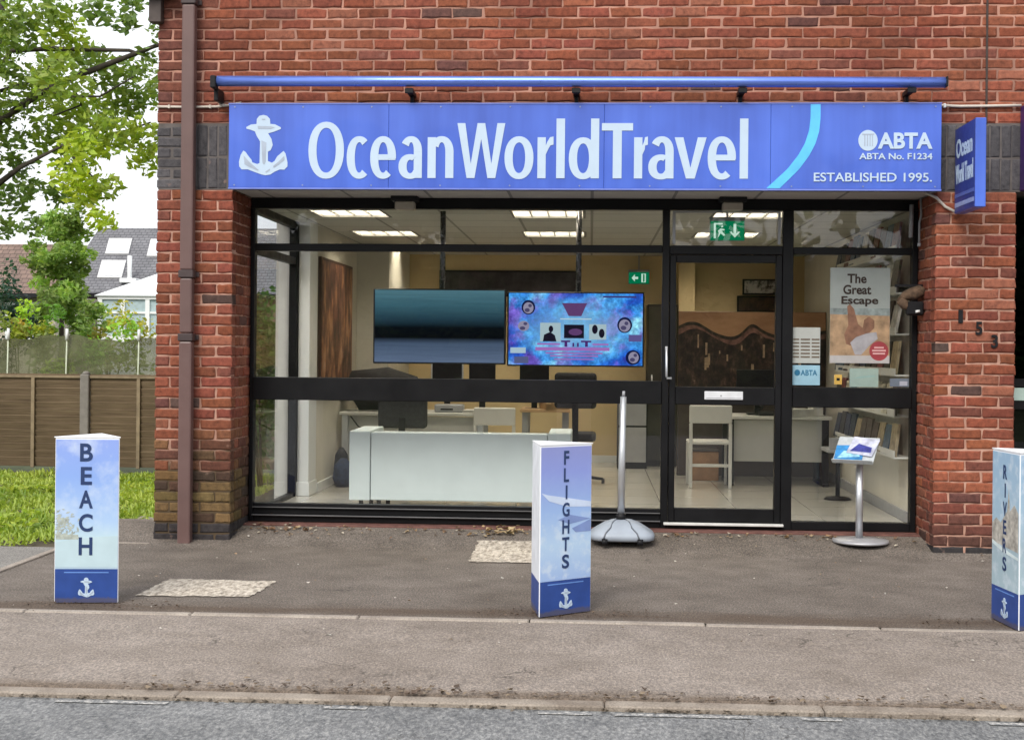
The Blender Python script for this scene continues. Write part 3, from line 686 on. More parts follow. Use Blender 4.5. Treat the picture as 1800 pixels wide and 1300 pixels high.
mb = MB(); mb.tube([(2.378, .35, 2.54), (2.385, .36, 2.42), (2.372, .36, 2.36), (2.372, .36, 2.22)], .008); mb.tube([(2.372, .36, 2.215), (2.372, .36, 2.19)], .013); mb.tube([(2.33, .42, 2.50), (2.325, .42, 2.26)], .016); mb.build('conduit_pipe', GREYMET, ca4)
for d, x, z, lab in (('1', 2.582, 1.676, 'black house number one screwed to the brick pier'), ('5', 2.700, 1.594, 'black house number five screwed to the brick pier'), ('3', 2.808, 1.504, 'lowest black house number screwed to the brick pier')):
    mb = MB(); add_text(mb, d, (x-.022, -.012, z-.045), UX, UZ, .046 if d != '1' else .03, .092, (0, .008, 0), .02)
    tag(mb.build('house_number', BLACKP, None, (x, 0, z)), lab, 'house number')
# brown bundle in the corner beside the pier
bd = thing('hanging_bundle', 'lumpy brown cloth bundle on a black bracket beside the right brick pier', 'bundle', (2.36, .33, 1.8))
mb = MB(); mb.tube([(2.22, .36, 1.79), (2.27, .35, 1.83), (2.33, .34, 1.845), (2.385, .33, 1.87), (2.41, .33, 1.88)], [.012, .034, .05, .042, .012], 12); mb.tube([(2.23, .345, 1.80), (2.27, .34, 1.765), (2.32, .335, 1.74)], [.03, .038, .015], 10)
mb.build('cloth', M('brown cloth', (.10, .062, .038), .9, var=.6, scale=26, bump=.7), bd)
mb = MB(); mb.box(2.28, 2.399, .30, .38, 1.69, 1.79, .012); mb.build('bracket', BLACKP, bd)
mb = MB(); mb.box(2.20, 2.399, .35, .37, 1.895, 1.915, .003); mb.build('hook_bar', BLACKP, bd)
mb = MB(); mb.tube([(2.335, .295, 1.715), (2.365, .295, 1.72)], .01); mb.build('lens', WHITE, bd)  # not a lens: white stub put in as the black bracket's bright highlight

# ============================================================ TOTEM SIGNS (three sided)
def print_mat(name, kind):
    b = NB(name); o = b.obj(); sx = b.n('ShaderNodeSeparateXYZ'); b.l(o, sx.inputs[0])
    z = b.n('ShaderNodeMapRange'); z.inputs[1].default_value = .2; z.inputs[2].default_value = .91; b.l(sx.outputs[2], z.inputs[0])
    if kind == 'beach': c = b.ramp(z.outputs[0], (0, (.40, .54, .66)), (.22, (.48, .64, .72)), (.35, (.38, .54, .78)), (.7, (.24, .38, .76)), (1, (.26, .36, .76)))
    elif kind == 'flight': c = b.ramp(z.outputs[0], (0, (.34, .48, .76)), (.25, (.44, .60, .80)), (.5, (.31, .46, .77)), (.8, (.25, .31, .68)), (1, (.25, .28, .58)))
    else: c = b.ramp(z.outputs[0], (0, (.40, .54, .61)), (.3, (.36, .48, .55)), (.5, (.38, .54, .67)), (1, (.32, .49, .68)))
    cl = b.ramp(b.noise(16 if kind != 'beach' else 4, 5, rough=.6), (.5, (0, 0, 0)), (.66, (.55, .55, .55)))
    if kind == 'flight':
        lowc = b.ramp(z.outputs[0], (.0, (1, 1, 1)), (.42, (.8, .8, .8)), (.5, (.06, .06, .06))); cl = b.mix(1., cl, lowc, 'MULTIPLY')
    c = b.mix(cl, c, (.66, .74, .82)); b.pbr(c, .4, coat=.1); return b.m
def navy_base():
    b = NB('royal blue print'); sz = b.n('ShaderNodeSeparateXYZ'); b.l(b.obj(), sz.inputs[0]); m = b.n('ShaderNodeMath', operation='MULTIPLY_ADD'); b.l(b.noise(22, 5, rough=.7), m.inputs[0]); m.inputs[1].default_value = -.05; b.l(sz.outputs[2], m.inputs[2])
    c = b.ramp(b.noise(9, 4), (.3, (.015, .05, .225)), (.7, (.022, .068, .30)))
    c = b.mix(b.ramp(m.outputs[0], (0, (.6, .6, .6)), (.012, (0, 0, 0))), c, (.10, .08, .06)); b.pbr(c, .45); return b.m
NAVYB = navy_base()
TH, TB, TS = .91, .19, .352
def tri(mb, P, z0, z1):
    mb.poly([(p[0], p[1], z0) for p in P], ext=(0, 0, z1-z0))
def totem(word, v0, ang, label, kind, lead):
    """lead: corner v0, first face runs along ang to v1, third corner 60 degrees round"""
    a = R(ang); v1 = (v0[0]+TS*math.cos(a), v0[1]+TS*math.sin(a)); v2 = (v0[0]+TS*math.cos(a+R(60)), v0[1]+TS*math.sin(a+R(60)))
    c = ((v0[0]+v1[0]+v2[0])/3, (v0[1]+v1[1]+v2[1])/3, .0)
    t = thing('totem_sign', label, 'totem sign', c, 'three sided totem signs along the pavement edge')
    mb = MB(); tri(mb, [v0, v1, v2], .004, TH)
    bm = mb.bm; bmesh.ops.bevel(bm, geom=[e for e in bm.edges], offset=.004, segments=1, affect='EDGES')
    mb.build('body', M('white card', (.80, .82, .86), .5, var=.03), t)
    faces = ((v0, v1), (v2, v0)) if kind != 'river' else ((v2, v0), (v0, v1))
    for fi, (p, q) in enumerate(faces):
        p, q = Vector((*p, 0)), Vector((*q, 0)); u = (q-p).normalized(); n = u.cross(Vector((0, 0, 1))).normalized(); L = (q-p).length
        P = lambda x, z, d: p+u*x+n*d+Vector((0, 0, z))
        def rect(mb, x0, x1, z0, z1, d): mb.poly([P(x0, z0, d), P(x1, z0, d), P(x1, z1, d), P(x0, z1, d)], ext=-n*.0012)
        main = fi == 0
        mb = MB(); rect(mb, .006, L-.006, TB, TH-.01, .0016); pn = mb.build('printed_panel', print_mat('%s print %d' % (word.lower(), fi), kind if main or kind == 'river' else 'flight') if (main or kind == 'river') else M('white card side', (.74, .77, .83), .5), t)
        mb = MB(); rect(mb, .006, L-.006, .006, TB-.001, .0016); mb.build('base_panel', NAVYB, t)
        if not main: continue
        # picture motifs belonging to the print
        if kind == 'beach':
            mb = MB()
            for _ in range(150):
                x = .012+abs(random.gauss(0, .05)); z = .36+random.random()**1.1*.16
                if x > .15 or z > .52-.05*random.random(): continue
                r_ = random.uniform(.006, .015); th = random.uniform(0, 6.28)
                mb.poly([P(x+r_*math.cos(th+k*1.57)*(.4 if k % 2 else 1.2), z+r_*math.sin(th+k*1.57)*(.4 if k % 2 else 1.2), .0022+random.random()*.0006) for k in range(4)])
            rect(mb, .01, .13, .352, .378, .0026)
            mb.build('foliage_print', M('washed foliage print', (.36, .40, .36), .6, var=.3, scale=40), pn)
            mb = MB(); mb.poly([P(.008, .335, .0024), P(.09, .352, .0024), P(.2, .365, .0024), P(L-.008, .372, .0024), P(L-.008, .200, .0024), P(.008, .200, .0024)], ext=-n*.0005); mb.build('sand_print', M('pale sand print', (.46, .60, .66), .5, var=.05), pn)
        if kind == 'flight':
            mb = MB(); mb.poly([P(.008, .66, .0024), P(.05, .648, .0024), P(L-.008, .60, .0024), P(L-.008, .572, .0024), P(.18, .580, .0024), P(.06, .615, .0024)], ext=-n*.0005); mb.build('wing_print', M('pale wing print', (.54, .63, .80), .5), pn)
            mb = MB(); mb.poly([P(.12, .512, .0026), P(.20, .536, .0026), P(L-.01, .508, .0026), P(.20, .486, .0026)], ext=-n*.0005)
            mb.poly([P(.215, .462, .0026), P(L-.008, .505, .0026), P(L-.008, .44, .0026), P(.24, .44, .0026)], ext=-n*.0005); mb.build('engine_print', M('grey blue print', (.20, .28, .55), .5), pn)
        if kind == 'river':
            mb = MB(); mb.poly([P(.01, .52, .0024), P(.06, .55, .0024), P(.12, .53, .0024), P(.2, .60, .0024), P(.22, .72, .0024), P(.235, .60, .0024), P(.29, .64, .0024), P(L-.01, .60, .0024), P(L-.01, .40, .0024), P(.01, .42, .0024)], ext=-n*.0005); mb.build('townscape_print', M('stone town print', (.42, .40, .36), .6, var=.45, scale=28), pn)
            mb = MB(); mb.poly([P(.01, .43, .003), P(.15, .40, .003), P(L-.01, .375, .003), P(L-.01, .36, .003), P(.15, .38, .003), P(.01, .41, .003)], ext=-n*.0005); mb.build('river_print', M('pale river print', (.66, .76, .78), .5), pn)
        mb = MB(); NL = len(word); z1, z0 = lead; h = (.098 if NL == 5 else .074)
        for k, chx in enumerate(word):
            zc = z1+(z0-z1)*k/(NL-1); w_ = h*{'I': .2, 'L': .62, 'F': .62, 'E': .7, 'B': .8}.get(chx, .86)
            if NL != 5: w_ *= .85
            q0 = P(L*.5-w_/2, zc-h/2, .0042); add_text(mb, chx, q0, u, UZ, w_*.88, h, -n*.001, .022)
        mb.build('lettering', NAVY, t)
        mb = MB(); anchor(mb, 0, P(L*.5, .035, .0022), u, UZ, .108/900, n, None); mb.build('anchor_emblem', [WHITEV, GREYV], t)
        mb = MB(); rect(mb, .055, L-.055, TB-.022, TB-.016, .0024); mb.build('thin_line', M('pale blue line', (.12, .25, .62)), t)
    mb = MB(); cc = Vector((c[0], c[1], 0)); Q = [cc+(Vector((*p, 0))-cc)*1.02 for p in (v0, v1, v2)]
    mb.poly([(p.x, p.y, TH) for p in Q], ext=(0, 0, .006)); mb.build('lid', M('white lid', (.84, .85, .88), .5, var=.03), t)
totem('BEACH', (-2.931, -2.36), 6.0, 'white and blue totem sign reading BEACH on the tarmac before the fence', 'beach', (.83, .315))
totem('FLIGHTS', (-.26, -2.50), 39.0, 'white and blue totem sign reading FLIGHTS in front of the grey pole base', 'flight', (.842, .288))
totem('RIVERS', (2.195, -2.59), 36.0, 'white and blue totem sign reading RIVERS near the house numbers', 'river', (.80, .32))

# ============================================================ GREY POLE ON A WEIGHTED BASE
gp = thing('pole_stand', 'silver pole in a light grey plastic base, standing before the shop window', 'sign stand', (.235, .12, .05))
gz = ramp_z(0, .1)
mb = MB(); mb.lathe((.235, .13, gz), [(.21, .025), (.230, .035), (.232, .062), (.222, .078), (.13, .138), (.075, .160), (.05, .164)], 48, 1., .86, p=4.2); mb.build('base', GREYPL, gp)
mb = MB(); mb.tube([(.228, .13, gz+.16), (.231, .13, .6), (.238, .13, 1.085)], [.026, .024, .022], 16); mb.build('pole', SILVER, gp)
mb = MB(); mb.tube([(.228, .13, gz+.155), (.228, .13, gz+.205)], .032, 12); mb.build('collar', BLACKP, gp)
mb = MB(); mb.tube([(.238, .13, 1.086), (.24, .13, 1.125)], [.012, .01], 8); mb.build('tip', GREYMET, gp)
for sx in (-1, 1):
    mb = MB(); mb.tube([(.228+sx*.03, .10, gz+.165), (.228+sx*.06, .05, gz+.15), (.228+sx*.075, -.005, gz+.118), (.228+sx*.11, -.05, gz+.085), (.228+sx*.125, -.075, gz+.05)], .006, 6); mb.build('handle_groove', M('dark grey plastic', (.1, .11, .13), .5), gp)
    mb = MB(); mb.tube([(.235+sx*.125-.02, -.062, gz+.026), (.235+sx*.125+.02, -.062, gz+.026)], .022, 12); mb.build('wheel', BLACKP, gp)

# ============================================================ LEAFLET STAND
ls = thing('leaflet_stand', 'silver leaflet stand with a round foot outside the right window', 'leaflet stand', (1.935, .2, .05))
lz = ramp_z(0, .2)
mb = MB(); mb.lathe((1.94, .2, lz), [(.195, .0), (.2, .008), (.195, .02), (.04, .032)], 48); mb.build('foot', M('satin grey metal', (.42, .42, .44), .4, metal=.4), ls)
mb = MB(); mb.tube([(1.93, .2, lz+.03), (1.928, .2, .62)], .026, 16); mb.build('pole', SILVER, ls)
ru = Vector((.90, -.43, 0)).normalized(); rw = Vector((.33, .69, .64)).normalized(); rn = ru.cross(rw).normalized()
o0 = Vector((1.725, .15, .640))
def TP(x, y, d): return o0+ru*x+rw*y+rn*d
mb = MB(); mb.poly([TP(0, 0, 0), TP(.29, 0, 0), TP(.29, .26, 0), TP(0, .26, 0)], ext=-rn*.006); mb.poly([TP(0, -.001, -.006), TP(.29, -.001, -.006), TP(.29, -.001, .028), TP(0, -.001, .028)], ext=-rw*.004); mb.build('tray', M('clear grey acrylic', (.45, .48, .5), .25), ls)
for (x, y, w_, h_, rot, col, col2, lab, d) in ((.01, .012, .20, .15, .06, (.04, .22, .50), (.30, .58, .78), 'blue holiday leaflet at the front of the leaflet stand', .008), (.085, .085, .19, .17, -.16, (.46, .48, .60), (.04, .05, .26), 'white leaflet with a dark blue picture lying on the leaflet stand', .014)):
    cu, su = math.cos(rot), math.sin(rot); f = lambda a, b_, e=0: TP(x+a*cu-b_*su, y+a*su+b_*cu, d+e)
    mb = MB(); mb.poly([f(0, 0), f(w_, 0), f(w_, h_), f(0, h_)], ext=-rn*.004); lo = mb.build('leaflet', M('leaflet paper %d' % int(d*1e3), col, .35, var=.35, scale=18), None, f(w_/2, h_/2)[:]); tag(lo, lab, 'leaflet')
    mb = MB(); mb.poly([f(w_*.1, h_*.12, .001), f(w_*.9, h_*.2, .001), f(w_*.85, h_*.5, .001), f(w_*.3, h_*.62, .001)]); mb.build('cover_picture', M('leaflet picture %d' % int(d*1e3), col2, .35, var=.4, scale=30), lo)

# ============================================================ NOTICES ON THE GLASS
def notice(name, x0, x1, z0, z1, mat, lab, cat, y=.549):
    mb = MB(); mb.box(x0, x1, y, y+.0015, z0, z1)
    return tag(mb.build(name, mat, None, ((x0+x1)/2, y, z0)), lab, cat)
def flat(mb, pts, y): mb.poly([(x, y, z) for x, z in pts])
PAPER = M('notice paper', (.50, .51, .49), .6, var=.05)
p = notice('price_list', 1.494, 1.70, 1.335, 1.60, PAPER, 'white price list with dark ruled columns taped inside the window', 'notice')
mb = MB()
for c0, c1 in ((1.500, 1.545), (1.557, 1.625), (1.637, 1.695)):
    for k in range(6): mb.box(c0, c1, .5478, .5488, 1.375+k*.026, 1.387+k*.026)
mb.build('printed_rows', M('grey brown ink', (.16, .12, .09), .6), p)
p = notice('membership_sticker', 1.495, 1.70, 1.172, 1.32, M('sky sticker', (.34, .56, .70), .5, var=.12, scale=5), 'pale blue ABTA sticker in the corner of the window', 'sticker')
mb = MB(); add_text(mb, 'ABTA', (1.558, .5475, 1.243), UX, UZ, .122, .042, (0, .001, 0), .02); mb.poly([(1.533+.021*math.cos(t), .5475, 1.264+.023*math.sin(t)) for t in np.linspace(0, 6.283, 18, endpoint=False)]); mb.build('lettering', M('petrol blue ink', (.02, .16, .30), .5), p)
p = notice('holiday_poster', 1.770, 2.208, 1.338, 2.045, M('grey sky print', (.36, .39, .38), .5, var=.1, scale=3), 'holiday poster reading The Great Escape stuck inside the window', 'poster')
mb = MB()
for s_, x, z, w_, h_ in (('The', 1.895, 1.930, .14, .070), ('Great', 1.865, 1.848, .205, .070), ('Escape', 1.852, 1.758, .27, .076)): add_text(mb, s_, (x, .5465, z), UX, UZ, w_, h_, (0, .001, 0), .027)
mb.build('lettering', M('dark brown ink', (.03, .014, .010), .6), p)
mb = MB(); flat(mb, [(1.771, 1.37), (2.207, 1.37), (2.207, 1.70), (1.771, 1.70)], .5485); mb.build('sand_print', M('sand print', (.42, .27, .16), .6, var=.45, scale=11), p)
mb = MB(); flat(mb, [(1.771, 1.70), (2.207, 1.69), (2.207, 1.745), (1.771, 1.745)], .5482); mb.build('sea_print', M('sea print', (.26, .30, .30), .6, var=.5, scale=14), p)
mb = MB(); flat(mb, [(1.895, 1.76), (1.915, 1.775), (1.945, 1.74), (1.975, 1.63), (2.01, 1.60), (2.02, 1.66), (2.055, 1.685), (2.095, 1.655), (2.095, 1.60), (2.06, 1.565), (2.10, 1.53), (2.04, 1.48), (1.96, 1.455), (1.89, 1.48), (1.875, 1.55), (1.905, 1.62)], .5478); mb.build('figure_print', M('tanned skin print', (.25, .12, .075), .6, var=.35, scale=16), p)
mb = MB(); flat(mb, [(1.92, 1.49), (1.96, 1.53), (2.04, 1.56), (2.11, 1.57), (2.12, 1.52), (2.06, 1.47), (2.0, 1.40), (1.955, 1.40)], .5474); mb.build('shirt_print', M('white shirt print', (.40, .38, .41), .6, var=.2, scale=14), p)
mb = MB(); flat(mb, [(1.771, 1.339), (2.207, 1.339), (2.207, 1.395), (1.771, 1.395)], .5472); mb.build('footer_strip', M('footer paper', (.50, .47, .47), .6), p)
mb = MB(); mb.poly([(2.13+.07*math.cos(t), .5468, 1.43+.072*math.sin(t)) for t in np.linspace(0, 6.283, 28, endpoint=False)]); mb.mi = 1
for k, (a, b_) in enumerate(((2.085, 2.175), (2.08, 2.18), (2.095, 2.165))): mb.box(a, b_, .5458, .5465, 1.405+k*.022, 1.417+k*.022)
mb.build('price_badge', [M('dark red badge', (.36, .045, .06), .5), M('pink ink', (.7, .4, .4), .5)], p)
p = notice('pale_card', 1.918, 2.128, 1.163, 1.300, M('pale green card', (.34, .44, .40), .6), 'blank looking pale green card low in the window under the poster', 'notice')
mb = MB(); flat(mb, [(1.935, 1.225), (2.0, 1.243), (2.1, 1.25), (2.11, 1.24), (2.0, 1.228)], .5482); mb.build('wave_print', M('teal ink', (.3, .45, .43), .6), p)
p = notice('small_sticker', 1.806, 1.862, 1.180, 1.252, M('amber sticker', (.68, .42, .09), .6), 'small amber sticker low in the window beside the pale card', 'sticker')
mb = MB(); mb.box(1.822, 1.846, .5475, .5485, 1.208, 1.228); mb.build('printed_mark', BLACKP, p)
p = notice('grey_card', 2.212, 2.352, 1.168, 1.228, M('slate card', (.17, .20, .26), .6), 'slate grey card in the bottom corner of the window beside the pier', 'notice')
mb = MB(); mb.box(2.283, 2.340, .5475, .5485, 1.176, 1.208); mb.build('pale_block', M('lilac paper', (.5, .5, .6)), p)

# ============================================================ TV SCREENS
def screen_left():
    b = NB('dim screen'); s_ = b.n('ShaderNodeSeparateXYZ'); b.l(b.obj(), s_.inputs[0])
    m = b.n('ShaderNodeMapRange'); m.inputs[1].default_value = -.28; m.inputs[2].default_value = .28; b.l(s_.outputs[2], m.inputs[0])
    c = b.ramp(m.outputs[0], (0, (.12, .17, .27)), (.26, (.065, .10, .165)), (.34, (.003, .004, .006)), (.48, (.003, .005, .008)), (.6, (.018, .05, .075)), (.8, (.045, .125, .165)), (1, (.085, .20, .25)))
    ln = b.noise(60, 2, b.scaled(.05, 1, 1)); c = b.mix(.25, c, b.ramp(ln, (.35, (.6, .6, .6)), (.65, (1.2, 1.2, 1.2))), 'MULTIPLY')
    e = b.n('ShaderNodeEmission'); b.l(c, e.inputs[0]); e.inputs[1].default_value = .68
    g = b.n('ShaderNodeBsdfGlossy'); g.inputs[0].default_value = (.04, .04, .04, 1); g.inputs['Roughness'].default_value = .1
    a = b.n('ShaderNodeAddShader'); b.l(e.outputs[0], a.inputs[0]); b.l(g.outputs[0], a.inputs[1]); b.l(a.outputs[0], b.out.inputs[0]); return b.m
def screen_right():
    b = NB('bright screen')
    n1 = b.noise(3.2, 4, b.scaled(1, 1, 1.6)); n2 = b.noise(5.5, 5)
    c = b.ramp(n1, (.3, (.05, .03, .35)), (.42, (.02, .12, .62)), (.55, (.06, .35, .85)), (.68, (.30, .75, .95)))
    c = b.mix(b.ramp(n2, (.5, (0, 0, 0)), (.62, (.8, .8, .8))), c, (.20, .10, .55))
    e = b.n('ShaderNodeEmission'); n3 = b.noise(26, 4, rough=.7); c = b.mix(.8, c, b.ramp(n3, (.32, (.35, .35, .45)), (.5, (1, 1, 1)), (.68, (1.9, 1.8, 1.7))), 'MULTIPLY')
    gl = b.n('ShaderNodeTexGradient', gradient_type='SPHERICAL'); b.l(b.scaled(1.7, 1, 3.2), gl.inputs[0]); c = b.mix(b.ramp(gl.outputs['Fac'], (.1, (0, 0, 0)), (.9, (.7, .7, .7))), c, (.28, .62, .82))
    b.l(c, e.inputs[0]); e.inputs[1].default_value = .72; b.l(e.outputs[0], b.out.inputs[0]); return b.m
def tv(x0, x1, z0, z1, lab, smat, px):
    t = thing('display_screen', lab, 'screen', ((x0+x1)/2, .95, (z0+z1)/2))
    mb = MB(); mb.box(x0, x1, .93, .985, z0, z1, .006); mb.build('casing', BLACKP, t)
    mb = MB(); mb.box(x0+.012, x1-.012, .926, .929, z0+.012, z1-.012); s_ = mb.build('screen', smat, t)
    mb = MB(); mb.tube([(px, 1.02, z1-.05), (px, 1.02, 2.5)], .022, 12); mb.build('hanging_pole', M('dark chrome', (.13, .13, .14), .25, metal=.7), t)
    mb = MB(); mb.box(px-.12, px+.12, .986, 1.0, z0+.2, z1-.1, .003); mb.build('mount_plate', BLACKP, t)
    return t, s_
tv(-1.705, -.664, 1.297, 1.885, 'dim teal display screen with a black band, hanging in the shop window', screen_left(), -1.172)
t2, sc2 = tv(-.652, .412, 1.287, 1.868, 'bright blue display screen of pictures, hanging in the shop window', screen_right(), -.10)
def sx_(px): return -.652+(px-892)/240*1.064
def sz_(py): return 1.868-(py-513)/132*.581
E_ = lambda n, c, s=.55: emis('screen '+n, c, s)
ell = lambda px, py, rx, ry, y: [(sx_(px+rx*math.cos(t)), y, sz_(py+ry*math.sin(t))) for t in np.linspace(0, 6.283, 26, endpoint=False)]
for q in ((1098, 571, 13, 14), (929, 541, 12, 13), (1113, 628, 13, 13)):
    mb = MB(); mb.poly(ell(*q, .9245)); mb.build('dark_ring', E_('navy', (.01, .015, .08)), sc2)
for q in ((1098, 572, 10, 11), (929, 542, 9, 10), (921, 574, 10, 9), (1114, 628, 9, 10)):
    mb = MB(); mb.poly(ell(*q, .9235)); mb.mi = 1; mb.poly(ell(q[0]-2, q[1]+4, q[2]*.5, q[3]*.35, .9228)); mb.poly(ell(q[0]+3, q[1]-4, q[2]*.35, q[3]*.3, .9228)); mb.build('round_picture', [E_('lilac grey', (.36, .34, .48), .6), E_('slate violet', (.10, .09, .2))], sc2)
def rc(px0, px1, py0, py1, y): mb.poly([(sx_(px0), y, sz_(py1)), (sx_(px1), y, sz_(py1)), (sx_(px1), y, sz_(py0)), (sx_(px0), y, sz_(py0))])
for q in ((950, 986, 568, 601), (1036, 1066, 570, 597)):
    mb = MB(); rc(*q, .9245); mb.build('pale_picture', E_('pale blue', (.45, .60, .66), .65), sc2)
for q in ((898, 925, 612, 622, (.5, .68, .8)), (905, 930, 628, 640, (.12, .14, .3)), (1105, 1128, 588, 600, (.14, .12, .35)), (1060, 1118, 520, 523, (.06, .05, .22)), (985, 1040, 560, 562, (.6, .8, .9))):
    mb = MB(); rc(*q[:4], .9248); mb.build('small_caption', E_('caption %d' % q[0], q[4], .6), sc2)
mb = MB(); rc(992, 1027, 571, 595, .9245); mb.poly([(sx_(955), .9235, sz_(601)), (sx_(979), .9235, sz_(601)), (sx_(976), .9235, sz_(590)), (sx_(968), .9235, sz_(584)), (sx_(957), .9235, sz_(589))]); mb.poly(ell(969, 579, 4, 6, .9235)); mb.poly(ell(1046, 579, 5, 8, .9235)); mb.poly(ell(1058, 586, 5, 8, .9235)); mb.build('dark_pictures', E_('ink', (.015, .012, .03)), sc2)
mb = MB(); mb.poly([(sx_(988), .9245, sz_(533)), (sx_(1032), .9245, sz_(533)), (sx_(1022), .9245, sz_(556)), (sx_(1000), .9245, sz_(556))]); mb.poly(ell(1012, 584, 12, 6, .9232)); mb.build('centre_badge', E_('plum', (.16, .07, .22)), sc2)
mb = MB()
for a, b_, c_, d in ((945, 985, 604, 607), (1042, 1070, 604, 607), (942, 1072, 611, 617), (960, 1060, 620, 622.5), (968, 1052, 625, 627.5), (975, 1045, 631, 633)): rc(a, b_, c_, d, .9245)
mb.build('pink_bars', E_('orchid', (.44, .20, .62), .6), sc2)
mb = MB(); rc(987, 1003, 599, 602, .9232); rc(993, 998, 602, 610, .9232); rc(1022, 1040, 599, 602, .9232); rc(1029, 1034, 602, 610, .9232); rc(1007, 1010, 603, 610, .9232); rc(1015, 1018, 603, 610, .9232); mb.build('title_strokes', E_('violet', (.10, .03, .22)), sc2)

# ============================================================ SHOP INTERIOR
# ceiling lights
def make_light():
    t = thing('ceiling_light', 'recessed square louvre light in the tiled shop ceiling', 'ceiling light', (0, 0, 2.5), 'louvre lights in the shop ceiling')
    mb = MB(); h = LH-.002
    mb.box(-h, h, -h, h, 2.60, 2.604); mb.box(-h, -h+.02, -h, h, 2.498, 2.599); mb.box(h-.02, h, -h, h, 2.498, 2.599); mb.box(-h+.021, h-.021, -h, -h+.02, 2.498, 2.599); mb.box(-h+.021, h-.021, h-.02, h, 2.498, 2.599)
    mb.build('housing', M('dull grey housing', (.16, .155, .14), .5), t)
    for k in range(4):
        x = -.21+k*.14; mb = MB(); mb.box(x-.02, x+.02, -.26, .26, 2.575, 2.592, .004); mb.build('lamp_tube', emis('lamp light', (1, .89, .70), 54.), t)
    for k in range(3):
        x = -.14+k*.14; mb = MB(); mb.box(x-.004, x+.004, -.27, .27, 2.503, 2.56); mb.build('louvre', M('dark louvre', (.07, .07, .068), .5), t)
    for k in range(4):
        y = -.2+k*.133; mb = MB(); mb.box(-.27, .27, y-.002, y+.002, 2.506, 2.552); mb.build('louvre', M('satin louvre', (.30, .30, .29), .5), t)
    return t
proto = make_light()
for i, x in enumerate(LX):
    for j, y in enumerate(LY):
        o = proto if (i, j) == (0, 0) else copy_tree(proto)
        o.location = (x, y, 2.5)
# sensors at the soffit
for x, lab in ((-1.39, 'small beige box under the soffit above the dim screen'), (1.03, 'small beige box under the soffit above the door exit sign')):
    t = thing('sensor_box', lab, 'sensor', (x, .42, 2.54))
    mb = MB(); mb.box(x-.10, x+.10, .34, .495, 2.51, 2.5455, .004); mb.build('mount', BLACKP, t)
    mb = MB(); mb.box(x-.072, x+.072, .36, .48, 2.447, 2.509, .008); mb.build('housing', M('beige plastic', (.42, .38, .32), .5), t)
# exit signs
GREEN = emis('exit green', (.0, .17, .07), .7); PALE = emis('exit white', (.6, .85, .7), .65)
def exit_sign(x0, x1, z0, z1, y, lab, arrow):
    t = thing('exit_sign', lab, 'exit sign', ((x0+x1)/2, y, z1))
    mb = MB(); mb.box(x0-.004, x1+.004, y+.001, y+.03, z0-.004, z1+.03, .003); mb.box((x0+x1)/2-.008, (x0+x1)/2+.008, y+.01, y+.02, z1+.03, 2.5); mb.build('casing', GREYMET, t)
    mb = MB(); mb.box(x0, x1, y-.003, y, z0, z1); mb.build('lit_panel', GREEN, t)
    w, h = x1-x0, z1-z0; f = lambda a, b_: (x0+w*a, y-.0045, z0+h*b_)
    mb = MB()
    if arrow == 'down':
        mb.poly([f(.72, .14), f(.88, .45), f(.80, .45), f(.80, .40), f(.76, .36), f(.76, .86), f(.68, .86), f(.68, .36), f(.64, .40), f(.64, .45), f(.56, .45)])
        mb.poly([f(.10, .1), f(.16, .1), f(.16, .82), f(.36, .82), f(.36, .9), f(.10, .9)]); mb.poly([f(.22, .12), f(.30, .36), f(.40, .22), f(.44, .28), f(.33, .5), f(.42, .52), f(.42, .58), f(.30, .62), f(.22, .5), f(.25, .38)]); mb.poly([f(.33, .66), f(.38, .70), f(.36, .77), f(.31, .74)])
    else:
        mb.poly([f(.14, .5), f(.30, .82), f(.30, .6), f(.46, .6), f(.46, .4), f(.30, .4), f(.30, .18)])
        mb.poly([f(.62, .12), f(.84, .12), f(.84, .88), f(.62, .88)])
        mb.mi = 1; mb.poly([(p[0], p[1]-.001, p[2]) for p in (f(.70, .14), f(.78, .2), f(.78, .8), f(.70, .86))]); mb.mi = 0
    mb.build('pictogram', [PALE, GREEN], t)
exit_sign(.895, 1.150, 2.255, 2.40, .70, 'green running man exit sign hanging over the door with a down arrow', 'down')
exit_sign(.425, .655, 2.175, 2.305, 5.9, 'green exit sign at the back of the shop with a sideways arrow', 'left')
# white sofa with its back to the window
so = thing('white_sofa', 'white leather sofa with its back against the shop window', 'sofa', (-1.0, 1.2, .13))
LEA = M('white leather', (.56, .63, .63), .5, var=.04, scale=4, bump=.1)
mb = MB(); mb.box(-1.715, -.33, .935, 1.10, .225, .757, .008, seg=2); mb.build('backrest', LEA, so)
for a, b_ in ((-1.885, -1.72), (-.325, -.145)):
    mb = MB(); mb.box(a, b_, .93, 1.62, .222, .765, .008, seg=2); mb.build('arm', LEA, so)
mb = MB(); mb.box(-1.715, -.33, 1.105, 1.62, .25, .52, .03, seg=2); mb.build('seat', LEA, so)
for x in (-1.80, -1.66, -.40, -.22):
    for y in (1.0, 1.5):
        mb = MB(); mb.tube([(x, y, .131), (x, y, .228)], .018, 10); mb.build('leg', BLACKP, so)
mb = MB(); mb.box(-1.25, -1.12, .66, .74, .131, .185, .01); tag(mb.build('paper_parcel', M('grey white paper', (.45, .45, .44), .7, var=.3, scale=25), None, (-1.18, .7, .131)), 'small crumpled white parcel on the floor under the sofa', 'parcel')
mb = MB(); mb.box(-1.00, -.30, .62, .66, .131, .20, .003); tag(mb.build('socket_strip', BLACKP, None, (-.65, .64, .131)), 'black socket strip on the floor below the sofa', 'socket strip')
